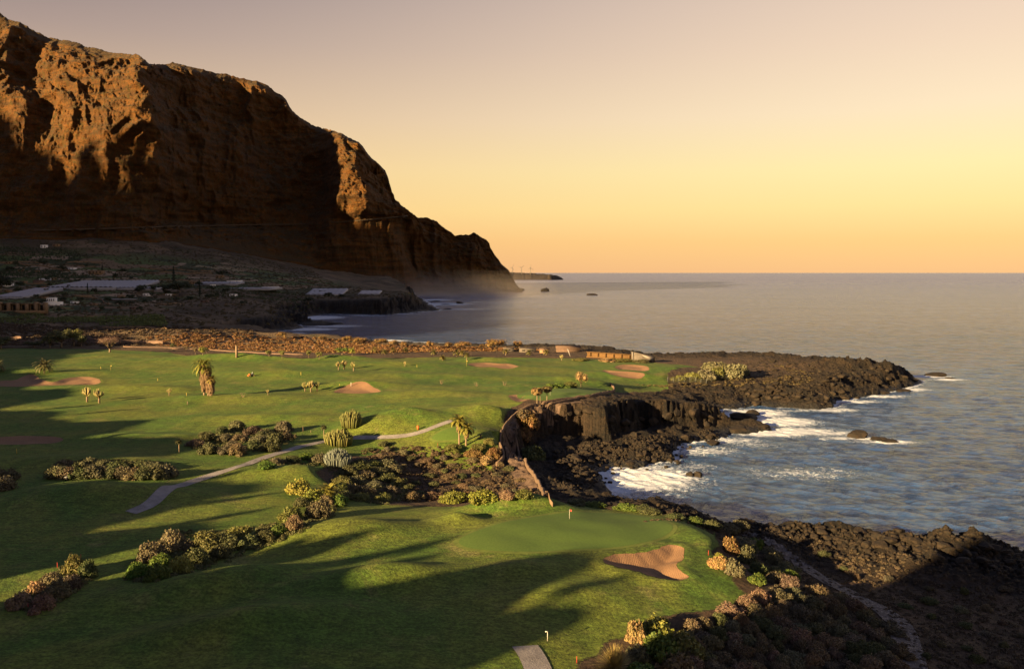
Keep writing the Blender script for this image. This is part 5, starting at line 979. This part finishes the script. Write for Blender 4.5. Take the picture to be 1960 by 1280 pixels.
for px, py, h, w, m, l in [(32,868,1.5,.2,YEL,'pale yellow marker post on the shaded turf'),(672,739,1.8,.26,WHITE,'bluish white marker post behind the fairway bunker'),(650,740,1.3,.16,YEL,'thin marker post left of the bluish white one'),(359,774,1.3,.3,PALE,'pinkish tee marker in a lit patch of fairway'),(357,757,1.2,.18,YEL,'thin pale post left of the shaggy palms'),(576,718,1.6,.2,YEL,'tan marker post on the upper fairway'),(798,703,1.4,.18,YEL,'small tan marker on the far fairway'),(302,729,1.2,.18,YEL,'yellow marker on the shaded far turf'),(444,812,1.2,.14,YEL,'thin yellow stake above the purplish bed'),(193,707,1.6,.2,YEL,'yellow topped stake by the left bunker'),(580,826,1.9,.18,TIMB,'bare timber stake on the soil patch'),(595,827,.5,.3,PALE,'short pale stump on the soil patch')]:
    post(px, py, h, w, m, l, 'marker_post', 'marker post')
def tee_sign(px, py):
    p = G(px, py); t = thing('signpost', 'white tee post with a short cross arm beside the concrete slab', 'sign', p); a = MB(); a.tube([(0, 0, -.1), (0, 0, 1.5)], .05, 8); a.build('post', WHITE, t); b = MB(); b.box((-.16, 0, 1.5), (.4, .12, .13)); b.build('board', WHITE, t)
tee_sign(1048, 1226)
p = G(800, 822); t = thing('litter_bin', 'orange litter bin beside the cart path on the lit mound', 'bin', p); a = MB(); a.tube([(0, 0, 0), (0, 0, 1.3)], [.33, .42], 10); a.build('body', ORANGE, t); a = MB(); a.tube([(0, 0, 1.32), (0, 0, 1.5)], [.46, .2], 10); a.build('lid', ORANGE, t)
p = G(920, 838); t = thing('notice_board', 'small weathered stone notice board on the dark turf right of the twin palms', 'sign', p); a = MB(); a.box((0, 0, .75), (.7, .45, 1.5), 0, .85); a.build('pedestal', PALE, t); a = MB(); a.box((0, -.26, 1.05), (.5, .04, .55)); a.build('panel', BLACKM, t)
p = G(128, 919); t = thing('litter_bin', 'dark bin with a pale grey lid in front of the bean shaped bed', 'bin', p); a = MB(); a.box((0, 0, .45), (.75, .7, .9), 0, 1.12); a.build('body', BLACKM, t); a = MB(); a.box((0, 0, 1.0), (1.0, .95, .14), 0, .7); a.build('lid', GREYM, t)
# ride-on mower with its driver
def mower(px, py):
    p = G(px, py); t = thing('ride_on_mower', 'orange ride on mower on the upper fairway with a driver', 'mower', p + np.array([0, 0, .02]), 0.5, None, 1.25)
    def part(nm, f, m, par=t):
        b = MB(); f(b); return b.build(nm, m, par)
    part('chassis', lambda b: (b.box((0, 0, .5), (2.3, .9, .25)), b.box((.2, 0, .72), (.8, .8, .2))), BLACKM); part('bonnet', lambda b: b.box((-.85, 0, .85), (.95, .85, .55), 0, .8), ORANGE)
    for x, y, r in ((-.75, .62, .36), (-.75, -.62, .36), (.8, .6, .3), (.8, -.6, .3)):
        w = part('wheel', lambda b: b.tube([(x, y - .15, r), (x, y + .15, r)], [r, r], 14), BLACKM); h = MB(); h.tube([(x, y - .17, r), (x, y + .17, r)], [r * .5, r * .5], 10); h.build('rim', YEL, w)
    for y in (-.9, 0, .9): part('cutting_deck', lambda b: b.tube([(-1.45, y - .4, .26), (-1.45, y + .4, .26)], [.2, .2], 10), ORANGE)
    part('seat', lambda b: (b.box((.3, 0, .9), (.5, .55, .14)), b.box((.55, 0, 1.2), (.12, .55, .6))), BLACKM); part('steering_wheel', lambda b: b.tube([(-.25, 0, .9), (-.12, 0, 1.25), (-.1, 0, 1.28)], [.03, .03, .2], 10), BLACKM); part('roll_bar', lambda b: b.tube([(.72, -.4, .7), (.72, -.4, 1.9), (.72, .4, 1.9), (.72, .4, .7)], .04, 6), BLACKM)
    return p
mp = mower(482, 720)
def person(loc, rz, s):
    V = [(0, 0, .95), (0, 0, 1.18), (.02, 0, 1.42), (.0, 0, 1.52), (-.03, 0, 1.66), (-.02, 0, 1.78)]; Rr = [(.17, .14), (.16, .13), (.18, .12), (.06, .06), (.1, .09), (.08, .08)]; E = [(0, 1), (1, 2), (2, 3), (3, 4), (4, 5)]
    def chain(st, pts, rad):
        k = st
        for q, r in zip(pts, rad): V.append(q); Rr.append((r, r)); E.append((k, len(V) - 1)); k = len(V) - 1
        return k
    for y in (-1, 1):
        chain(0, [(-.08, y * .11, .93), (-.46, y * .13, .95), (-.5, y * .13, .52), (-.62, y * .13, .48)], [.1, .075, .05, .045]); h = chain(2, [(0, y * .2, 1.40), (-.14, y * .26, 1.14), (-.32, y * .14, 1.2), (-.37, y * .13, 1.22)], [.065, .05, .036, .04])
        for f in range(5): chain(h, [(-.40 - .01 * f, y * (.10 + .013 * f), 1.245), (-.43, y * (.10 + .014 * f), 1.21)], [.009, .008])
    me = bpy.data.meshes.new('person'); me.from_pydata(V, E, []); o = link('person', me); m = o.modifiers.new('skin', 'SKIN'); sv = me.skin_vertices[0].data
    for i, r in enumerate(Rr): sv[i].radius = r
    sv[0].use_root = True; o.modifiers.new('sub', 'SUBSURF').render_levels = 1
    me.materials.append(plain('skin_and_shirt', (0.22, 0.24, 0.30), .8, .2)); o.location = loc; o.rotation_euler = (0, 0, rz); o.scale = (s, s, s); tag(o, 'person in a pale shirt sitting on the mower and holding its wheel', 'person')
    c = MB(); c.tube([(-.03, 0, 1.72), (-.02, 0, 1.80), (-.02, 0, 1.86)], [.115, .12, .05], 10); c.tube([(-.1, 0, 1.745), (-.1, 0, 1.76)], [.1, .1], 10); c.build('cap', WHITE, o); return o
person(tuple(mp + np.array([.25 * math.cos(.5) * 1.25, .25 * math.sin(.5) * 1.25, .06])), .5, 1.25)

# ---------------------------------------------------------------- walls
STONE = NT('dry_stone'); _co = STONE.coord(); _v = STONE.voro(_co, 2.6); _n = STONE.noise(_co, 0.8, 4, .6)
STONEM = STONE.set(STONE.mix(STONE.mr(_v, 0, .35), (0.045, 0.032, 0.026), STONE.mix(_n, (0.075, 0.050, 0.036), (0.12, 0.082, 0.060))), .9, STONE.bump(_v, .8, .15))
def wall(name, pts, h, w, mat, label, cat='wall', z=None, sink=.3, step=1.5):
    P = np.array([G(*q)[:2] for q in pts]) if not isinstance(pts, np.ndarray) else pts
    for _ in range(2): P = np.concatenate([[P[0]], np.stack([P[:-1] * .75 + P[1:] * .25, P[:-1] * .25 + P[1:] * .75], 1).reshape(-1, 2), [P[-1]]])
    d = np.r_[0, np.cumsum(np.linalg.norm(np.diff(P, axis=0), axis=1))]; n = max(2, int(d[-1] / step)); q = np.linspace(0, d[-1], n); P = np.stack([np.interp(q, d, P[:, 0]), np.interp(q, d, P[:, 1])], 1)
    T = np.gradient(P, axis=0); T /= np.linalg.norm(T, axis=1)[:, None] + 1e-9; Nn = np.c_[-T[:, 1], T[:, 0]]; zb = hz(P[:, 0], P[:, 1]); zt = zb + h * (1 + .10 * vn(q / 2.3, q * 0, seed=8)); V = []
    for s, zz in ((1, zb - sink), (1, zt), (-1, zt), (-1, zb - sink)): V.append(np.c_[P + Nn * s * w / 2 * (1 if zz is not zt else .85), zz])
    V = np.stack(V, 1).reshape(-1, 3); i = np.arange(n - 1)[:, None] * 4; k = np.arange(4)[None]
    F = np.stack([i + k, i + (k + 1) % 4, i + 4 + (k + 1) % 4, i + 4 + k], -1).reshape(-1, 4)
    return tag(link(name, mesh_data(name, V, [F, np.array([[3, 2, 1, 0], [4 * n - 4, 4 * n - 3, 4 * n - 2, 4 * n - 1]])], False, [mat])), label, cat)
wall('stone_wall', [(1168,737),(1180,747),(1150,757),(1100,764),(1050,772),(1010,781),(985,795),(968,814),(956,838),(956,856),(966,872),(960,886),(950,892)], 1.3, .7, STONEM, 'low curving stone wall between turf and the earth track')
wall('stone_wall', [(986,836),(992,856),(1004,882),(1020,908),(1036,934),(1046,950)], 1.4, .8, STONEM, 'sunlit straight stone wall on the seaward side of the earth track')
wall('stone_wall', [(1108,764),(1060,775),(1020,789)], 1.0, .7, STONEM, 'short stone wall along the cliff top')
wall('timber_fence', [(1040,940),(1050,962),(1058,970)], 1.1, .15, TIMB, 'short timber fence at the lower end of the straight stone wall', 'fence')
# mesh fence round the tall hedge
p0, p1, p2 = G(1278,731), G(1352,736), G(1420,722)
t = thing('mesh_fence', 'dark mesh fence in front of the tall hedge', 'fence', p0); FM = plain('fence_mesh', (0.035, 0.034, 0.026), .8, .3)
for a, b in ((p0, p1), (p1, p2)):
    n = 7
    for i in range(n + (b is p2)):
        q = a + (b - a) * i / n; q[2] = hz(q[0], q[1]); m = MB(); m.tube([(q - p0), (q - p0) + np.array([0, 0, 3.2])], .06, 5); m.build('post', GREYM, t)
    m = MB(); A, B = a - p0, b - p0
    for i in range(60):
        f = A + (B - A) * i / 60; f[2] = hz(*(f + p0)[:2]) - p0[2]; m.tube([f, f + np.array([0, 0, 3.0])], .05, 3, False)
    for zz in np.linspace(.1, 3.0, 11): m.tube([np.r_[(A + (B - A) * k / 8)[:2], hz(*((A + (B - A) * k / 8) + p0)[:2]) - p0[2] + zz] for k in range(9)], .05, 3, False)
    m.build('mesh_panel', FM, t)
# ---------------------------------------------------------------- ruin on the headland of the course
PLAST = plain('ochre_plaster', (0.080, 0.044, 0.017), .9, .2, 1.0); CONC = plain('old_concrete', (0.075, 0.064, 0.057), .9, .25, .8); RWH = plain('white_darkened_for_sun', (0.16, 0.145, 0.14), .8, .15, 1.0); WHW = plain('whitewash', (0.62, 0.58, 0.55), .8, .12, 1.0); ROOFT = plain('brown_roof', (0.075, 0.048, 0.036), .85, .25, 1.0); DARKO = plain('opening', (0.012, 0.011, 0.010), .9, .1); TANW = plain('tan_wall', (0.155, 0.10, 0.058), .9, .22, .6); PINKW = plain('pink_stone', (0.105, 0.068, 0.052), .9, .22, .8); GLASSH = plain('greenhouse_film', (0.21, 0.20, 0.215), .45, .12, .4)  # white render toned darker for sunlit ruin parts, whitewash brighter for shaded houses
a, b = G(1122,684), G(1212,690); a[2] = b[2] = max(hz(a[0], a[1]), hz(b[0], b[1])) - .3; dv = b - a; ln = np.linalg.norm(dv[:2]); rz = math.atan2(dv[1], dv[0])
t = thing('ruined_wall', 'long ochre wall with slim columns ending at the concrete wedge', 'wall', a, rz)
m = MB(); m.box((ln / 2, 1.4, 1.9), (ln, .5, 3.8)); m.build('wall', PLAST, t); m = MB(); m.box((ln / 2, 0, 4.1), (ln, .7, .4)); m.build('beam', PLAST, t); m = MB(); m.box((ln / 2, -.1, .6), (ln * .98, .5, 1.2)); m.build('parapet', PLAST, t)
for i in range(6): m = MB(); m.box((ln * (i + .5) / 6, -.05, 2.4), (.55, .55, 3.4)); m.build('column', PLAST, t)
c = G(1231,692); c[2] = hz(c[0], c[1]) - .3; mm = mpp(c); w_, h_ = 40 * mm, 20 * mm; t = thing('concrete_wedge', 'slanted concrete block with a white end at the sea end of the ochre wall', 'ruin', c)
V = [(-w_ / 2, -3, 0), (w_ / 2, -3, 0), (w_ / 2, 3.5, 0), (-w_ / 2, 3.5, 0), (-w_ * .56, -2.6, h_), (w_ / 2, -3, h_ * .56), (w_ / 2, 3.5, h_ * .56), (-w_ * .56, 3, h_)]; m = MB(); m.add(V, [np.array([[3, 2, 1, 0], [4, 5, 6, 7], [0, 1, 5, 4], [1, 2, 6, 5], [2, 3, 7, 6], [3, 0, 4, 7]])]); m.build('body', CONC, t)
m = MB(); m.add([(-w_ * .1, -3.06, h_ * .74), (w_ * .42, -3.06, h_ * .5), (w_ * .42, -3.06, 0.3), (-w_ * .1, -3.2, h_ * .72), (w_ * .42, -3.2, h_ * .48), (w_ * .42, -3.2, 0.2)], [np.array([[0, 1, 2], [5, 4, 3]]), np.array([[0, 3, 4, 1], [1, 4, 5, 2], [2, 5, 3, 0]])]); m.build('white_panel', RWH, t)
m = MB(); m.box((w_ * .52, 0, h_ * .28), (.5, 5.6, h_ * .5)); m.build('end_slab', DARKO, t); m = MB(); m.box((-w_ * .55, -2.9, h_ * .5), (.6, .5, h_ * 1.02), 0, 1, 0); m.build('edge_post', RWH, t)
post(1092,682,5.2,.8,RWH,'slanting white pillar left of the ochre wall','pillar','pillar',lean=-2.0)
def house(px, py, wpx, hpx, label, wallm, name='house', cat='house', roof='flat', roofm=None, depth=None, win=0, rz=0.0, zoff=0.0, doors=0):
    p = G(px, py); m_ = mpp(p); w, h = wpx * m_, hpx * m_; d = depth or max(4.0, min(w * .6, 14)); t = thing(name, label, cat, p + np.array([0, d / 2, zoff]), rz)
    a = MB(); a.box((0, 0, h / 2 - 1), (w, d, h + 2)); a.build('wall', wallm, t)
    r = MB()
    if roof == 'flat': r.box((0, 0, h + .15), (w + .5, d + .5, .3))
    elif roof == 'pitch': r.add([(-w / 2 - .4, -d / 2 - .4, h), (w / 2 + .4, -d / 2 - .4, h), (w / 2 + .4, d / 2 + .4, h), (-w / 2 - .4, d / 2 + .4, h), (-w / 2 - .4, 0, h + d * .22), (w / 2 + .4, 0, h + d * .22)], [np.array([[0, 1, 5, 4], [2, 3, 4, 5], [3, 2, 1, 0]]), np.array([[1, 2, 5], [3, 0, 4]])])
    r.build('roof', roofm or wallm, t)
    for i in range(win):
        x = -w / 2 + w * (i + .5) / win; b = MB(); b.box((x, -d / 2 - .03, h * .55), (min(w / win * .42, 2.2), .12, h * .42)); b.build('window', DARKO, t)
    return t
house(1088,674,46,7,'brown roofed shed behind the far end of the course',ROOFT,'shed','shed','pitch',ROOFT,depth=9); house(1010,674,32,6,'low pale hut under the orange trees by the sea',CONC,'hut','hut','flat',win=2); house(974,673,20,6,'small pale hut left of the upright orange tree',CONC,'hut','hut','flat',win=1); house(1042,676,18,7,'tan hut with a brown pitched roof by the shed',TANW,'hut','hut','pitch',ROOFT,win=1)
# stone pillar on the boundary
post(453,684,7.0,1.5,PALE,'tall pinkish stone pillar by the boundary road','pillar','pillar')
# ---------------------------------------------------------------- houses, greenhouses and walls of the plain
house(97,584,34,6,'white farmhouse with a columned upper floor, lower wing',WHW,'farmhouse','house',win=0,depth=10); th = house(97,579,16,9,'columned white upper storey of the farmhouse',WHW,'farmhouse','house',win=4,depth=7)
bpy.data.objects.remove(th) if False else None
pr = G(30,600); mr_ = mpp(pr); t = thing('ruined_building', 'roofless ochre building with empty doorways left of the white farmhouse', 'ruin', pr + np.array([0, 6, 0])); m = MB(); H_ = 22 * mr_; Wt = 105 * mr_
for i in range(7):
    x = -Wt / 2 + Wt * i / 6; m.box((x, 0, H_ * .45), (Wt * .055, 5, H_ * (.9 + .12 * ((i * 3) % 4 - 1.5)))); 
m.box((0, 2.8, H_ * .42), (Wt, .6, H_ * .8)); m.box((0, -.2, H_ * .12), (Wt * 1.04, 5.6, H_ * .26)); m.build('wall', TANW, t); b = MB(); b.box((0, .4, H_ * .86), (Wt * .8, 4.6, .5)); b.build('lintel', TANW, t)
for i in range(6): b = MB(); b.box((-Wt / 2 + Wt * (i + .5) / 6, 2.45, H_ * .5), (Wt * .07, .14, H_ * .45)); b.build('doorway', DARKO, t)
house(68,598,26,16,'grey block behind the roofless ochre building',CONC,'shed','shed',win=5,depth=8)
house(20,440,22,3,'long white building at the left end of the mountain road',WHW,'warehouse','building',depth=10); house(72,447,18,5,'small tan building just under the mountain road',TANW,'house','house'); house(115,452,16,2.5,'flat tan hut under the mountain road',TANW,'hut','hut')
house(83,475,11,6,'little white cottage, left of two on the upper terraces',WHW,'cottage','house',win=2); house(107,472,12,5,'little cream cottage, right of two on the upper terraces',TANW,'cottage','house',win=2)
house(182,525,26,7,'cream villa in the dark orchards below the terraces',TANW,'villa','house',win=4); house(88,537,26,4,'flat white house behind the greenhouse',WHW,'house','house'); house(72,542,18,4,'reddish roofed house left of the flat white one',PINKW,'house','house','pitch',ROOFT); house(158,540,13,3,'tiny white house above the greenhouse roofs',WHW,'house','house')
house(10,549,20,7,'row of white houses at the left picture edge',WHW,'house','house',win=4); house(218,577,62,4,'long pale flat roofed packing shed',CONC,'packing_shed','shed',roofm=GLASSH,depth=26); house(230,570,12,5,'tan box room on the end of the packing shed',TANW,'hut','hut'); house(447,541,26,4,'white flat house at the end of the low greenhouses',WHW,'house','house',win=2); house(420,532,14,5,'small cream house before the dark domed tree',TANW,'house','house',win=2)
house(352,565,20,5,'pale shed under the broad domed tree',CONC,'shed','shed'); house(516,552,30,3,'white low house near the talus',WHW,'house','house'); house(155,568,26,2.5,'low tan shed in the dry field',TANW,'shed','shed'); house(318,565,36,2.2,'long tan shed beneath the domed trees',TANW,'shed','shed')
for x, y in scatter([(0,596),(300,596),(480,572),(560,560),(430,548),(300,536),(150,505),(0,505)], 24, 30, 52):
    th = house(x, y, rnd.uniform(8, 15), rnd.uniform(3, 4.5), 'small flat roofed house scattered among the plots of the plain', rnd.choice([WHW, TANW, TANW, PINKW]), win=2); th['group'] = 'houses among the plots'; th.rotation_euler[2] = rnd.uniform(-.4, .4)
def greenhouse(px, py, wpx, hpx, depth, spans, label, mat=GLASSH):
    p = G(px, py); m_ = mpp(p); w, h = wpx * m_, hpx * m_; sl = (hz(p[0], p[1] + depth) - hz(p[0], p[1])) / depth; t = thing('greenhouse', label, 'greenhouse', p + np.array([0, depth / 2, sl * depth / 2 + 1.0])); t.rotation_euler = (math.atan(sl), 0, 0); a = MB(); a.box((0, 0, h * .35 - 1.0), (w, depth, h * .7 + 2.0)); a.build('wall', mat, t)
    r = MB(); k = 6; V = []; F = []
    for s in range(spans):
        x0 = -w / 2 + w * s / spans; b = len(V)
        for q in range(k + 1): z = h * (.7 + .3 * math.sin(math.pi * q / k)) + .02; x = x0 + w / spans * q / k; V += [(x, -depth / 2, z), (x, depth / 2, z)]
        for q in range(k): F.append((b + 2 * q, b + 2 * q + 2, b + 2 * q + 3, b + 2 * q + 1))
    r.add(V, [np.array(F)]); r.build('roof', mat, t, True); return t
greenhouse(152,556,128,7,130,14,'biggest greenhouse with a long ribbed pale roof'); greenhouse(238,556,40,6,105,5,'middle greenhouse joined to the right of the biggest one'); greenhouse(275,556,30,5,60,4,'smallest greenhouse at the right end of the row'); greenhouse(412,546,80,3,50,9,'low wide greenhouse near the cypress'); greenhouse(472,555,84,2.5,90,9,'low pale crop cover right of the cypress'); greenhouse(14,573,58,5,120,8,'slatted greenhouse above the roofless ochre building'); greenhouse(620,566,70,2.5,60,7,'pale crop cover on the promontory'); greenhouse(705,565,40,2.2,40,4,'last pale crop cover towards the promontory end')
for pts, h, l, mt in [([(0,503),(40,505),(90,511),(134,519)],3.0,'long tan terrace wall sloping down under the orchards',TANW),([(22,502),(60,502),(100,508)],2.5,'short tan terrace wall above the long sloping one',TANW),([(128,503),(165,502),(196,503)],2.2,'tan terrace wall right of the banana rows',TANW),([(268,512),(330,515),(404,520)],2.0,'thin terrace wall in front of the talus',TANW),([(280,524),(340,524),(406,524)],2.0,'lower thin terrace wall in front of the talus',TANW),([(126,507),(150,510),(182,511)],2.0,'small terrace wall under the banana rows',TANW),
   ([(166,570),(190,571),(208,583)],2.2,'light bent wall beside the packing shed',TANW),([(50,544),(70,544),(100,546)],2.0,'pale wall by the reddish roofed house',TANW),([(294,537),(330,537),(370,540)],1.6,'thin tan wall under the cream house',TANW),([(300,583),(330,584),(352,582)],1.8,'tan wall fragment in the dry scrub',TANW),([(154,607),(170,606),(186,606)],1.2,'pale wall bit over the banana field',TANW),
   ([(196,628),(250,628),(300,630),(319,631)],1.6,'plain wall along the near side of the banana field',TANW),([(165,651),(176,651),(186,653)],2.0,'pink stone wall left of the bare fan tree',PINKW),([(172,656),(180,656),(187,657)],1.4,'lower pink stone wall left of the bare fan tree',PINKW),([(228,657),(262,657),(300,658),(312,659)],2.6,'thick pink stone wall right of the bare fan tree',PINKW),([(0,648),(20,648),(42,650)],2.4,'pink stone wall at the left edge behind the dark trees',PINKW),([(30,654),(60,654),(84,655)],1.0,'thin pink wall left of the big dark tree',PINKW),
   ([(236,664),(330,666),(420,671),(520,677),(580,679)],.6,'long pale boundary wall along the far side of the course',PINKW),([(330,668),(420,665),(500,666),(590,668)],.6,'second boundary wall in the dry strip',PINKW),([(430,583),(440,582),(452,584)],1.2,'short pale wall in the dark scrub',TANW),([(90,590),(105,590),(140,592)],1.2,'low tan wall by the farmhouse',TANW)]:
    wall('terrace_wall', pts, h, .9, mt, l, step=6, sink=1.5)
# banana fields and terraced orchards: rows of leafy plants nobody could count
def crop(poly, rows_, seed, h, color):
    rs = np.random.default_rng(seed); pts = field(poly, rows_ * 60, seed); ang = .12; ca, sa = math.cos(ang), math.sin(ang); r = pts[:, 1] * ca - pts[:, 0] * sa; step = (r.max() - r.min()) / rows_
    rq = np.floor(r / step) * step + rs.normal(0, step * .12, len(r)); dy = rq - r; pts[:, 1] += dy * ca; pts[:, 0] -= dy * sa; pts[:, 2] = hz(pts[:, 0], pts[:, 1])
    per = 26; P = np.repeat(pts, per, 0); a = rs.uniform(0, 6.28, len(P)); q = rs.random(len(P)); P2 = P + np.stack([np.cos(a) * h * .3 * q, np.sin(a) * h * .3 * q, h * (.45 + .5 * rs.random(len(P)))], 1); mb = MB(); V, F = cards(P2, np.stack([np.cos(a), np.sin(a), a * 0 + .8], 1), h * .17, rs, .4); mb.add(V, [F])
    t = np.repeat(pts, 1, 0); T3 = MB(); o = mb.build('crop_plants', LEAF, None, False, color); return tag(o, kind='stuff')
crop([(168,612),(318,606),(320,628),(200,624)], 12, 31, 4.2, (0.085, 0.100, 0.030)); crop([(-20,606),(165,606),(200,616),(165,622),(-20,620)], 10, 32, 4.0, (0.078, 0.092, 0.030)); crop([(-40,474),(120,476),(170,488),(150,500),(-40,500)], 7, 33, 6.0, (0.036, 0.048, 0.020)); crop([(-40,514),(130,522),(190,530),(150,536),(-40,534)], 8, 34, 6.0, (0.036, 0.048, 0.020)); crop([(400,548),(560,556),(620,580),(560,590),(420,570)], 9, 35, 4.0, (0.036, 0.048, 0.020))
# the corniche road cut into the mountain
def mount_pt(px, py):
    c = int(np.argmin(np.abs(mxs - px))); col = VV[c, :len(vs)]; pyc = 640 - FPX * np.array([(np.dot([0, q[1], q[2] - CAMZ], [0, SP, CP])) / (np.dot([0, q[1], q[2] - CAMZ], [0, CP, -SP])) for q in col])
    b = np.nonzero(pyc < py)[0]; q = col[b[0]] if len(b) else col[-1]; return q
RP = [(x, np.interp(x, [65, 150, 250, 330, 400, 480, 560, 620, 660, 700, 740, 782], [441, 439, 436, 433, 432, 430, 429.5, 427, 424, 421, 417, 412.5])) for x in np.arange(65, 783, 5.0)]
rd = []
for px, py in RP:
    q = mount_pt(px, py); d_ = q[1] - 3; rr = PD(px, py, d_); rd.append(rr)
rd = np.array(rd); k_ = np.ones(9) / 9; ds_ = np.convolve(np.r_[[rd[0, 1]] * 4, rd[:, 1], [rd[-1, 1]] * 4], k_, 'valid'); ds_ = np.minimum(ds_, rd[:, 1]) - 1.0
rd = np.array([PD(px, py, d) for (px, py), d in zip(RP, ds_)])
V = []; 
for q in rd: V += [q + (0, 0, -1.6), q + (0, 0, 1.4), q + (0, .8, 1.4), q + (0, .8, .2), q + (0, 16, .2), q + (0, 16, -4)]
n_ = len(rd); i_ = np.arange(n_ - 1)[:, None] * 6; k_ = np.arange(6)[None]; F = np.stack([i_ + k_, i_ + 6 + k_, i_ + 6 + (k_ + 1) % 6, i_ + (k_ + 1) % 6], -1).reshape(-1, 4)
tag(link('road', mesh_data('road', np.array(V), F, False, [plain('road_wall', (0.060, 0.042, 0.028), .9, .3, .2)])), kind='structure')
# ---------------------------------------------------------------- wind turbines on the cape
TURB = plain('turbine_steel', (0.075, 0.072, 0.072), .5, .1)
for px, hub, base, l, ph in [(980.5,512.5,523,'wind turbine nearest the headland',.5),(998,512.5,525,'middle wind turbine on the cape',.9),(1015.5,513,526,'wind turbine farthest from the headland',.1)]:
    D_ = 7700; b = PD(px, base, D_); hgt = (base - hub) * D_ / FPX; t = thing('wind_turbine', l, 'wind turbine', b); tw = MB(); tw.tube([(0, 0, -8), (0, 0, hgt)], [3.0, 1.8], 8); tw.build('tower', TURB, t); nc = MB(); nc.box((0, 0, hgt + 1), (4, 9, 4)); nc.build('nacelle', TURB, t)
    h = MB(); h.tube([(0, -5, hgt + 1), (0, -7.5, hgt + 1)], [2.4, 1.2], 8); hb_ = h.build('rotor_hub', TURB, t)
    for k in range(3):
        a = ph + k * 2.0944; bl = MB(); bl.tube([(0, -6, hgt + 1), (math.sin(a) * 9, -6, hgt + 1 + math.cos(a) * 9), (math.sin(a) * 33, -6, hgt + 1 + math.cos(a) * 33)], [1.6, 2.0, .5], 5); bl.build('blade', TURB, t)
# ---------------------------------------------------------------- sea spray hanging at the foot of the headland
t = NT('spray'); t.t.nodes.remove(t.b); pv = t.n('ShaderNodeVolumePrincipled'); co = t.coord(kind='Generated'); s3 = t.n('ShaderNodeSeparateXYZ'); t.l(co, s3.inputs[0])
g = t.math('POWER', t.math('SUBTRACT', 1.0, s3.outputs[2]), 2.2); ex = t.math('MULTIPLY', t.mr(s3.outputs[0], 0, .3), t.mr(s3.outputs[0], 1, .6)); ey = t.math('MULTIPLY', t.mr(s3.outputs[1], 0, .3), t.mr(s3.outputs[1], 1, .7))
nz = t.mr(t.noise(t.coord((1, 1, 3)), .012, 3, .6), .3, .7, .5, 1.3); t.l(t.math('MULTIPLY', t.math('MULTIPLY', t.math('MULTIPLY', g, ex), t.math('MULTIPLY', ey, nz)), 0.0022), pv.inputs['Density']); pv.inputs['Color'].default_value = (.82, .72, .64, 1); pv.inputs['Anisotropy'].default_value = .0; t.l(pv.outputs[0], t.out.inputs[1])
mb = MB(); A, B = PD(640, 550, 2500), PD(1080, 550, 2500); mb.box(((A[0] + B[0]) / 2, 2560, 44), (B[0] - A[0], 760, 92)); o = mb.build('sea_mist', t.m); tag(o, kind='stuff')
for x, y, r in [(1090,790,2.4),(1108,786,2.8),(1128,784,3.0),(1142,790,2.4),(1062,796,2.2),(1168,800,2.6),(1196,806,2.8),(1225,800,2.6),(1250,806,3.0),(1276,796,2.8),(1296,790,3.2),(1312,792,2.8),(1328,788,3.2),(1342,792,3.0),(1354,796,2.8),(1352,812,2.6),(1330,814,2.6),(1300,818,2.6),(1262,826,2.6),(1215,832,2.6),(1172,836,2.6),(1120,840,3.0),(1090,850,2.8),(1064,852,2.6),(1050,820,2.4)]:
    q = G(x, y); r *= rnd.uniform(.75, 1.05); boulder(q + np.array([0, .25 * r, -.15 * r]), r * rnd.uniform(.9, 1.3), r * .8, r * rnd.uniform(.8, 1.25), 'rough basalt block bulging from the cove cliff', 'blocks of the cove cliff')
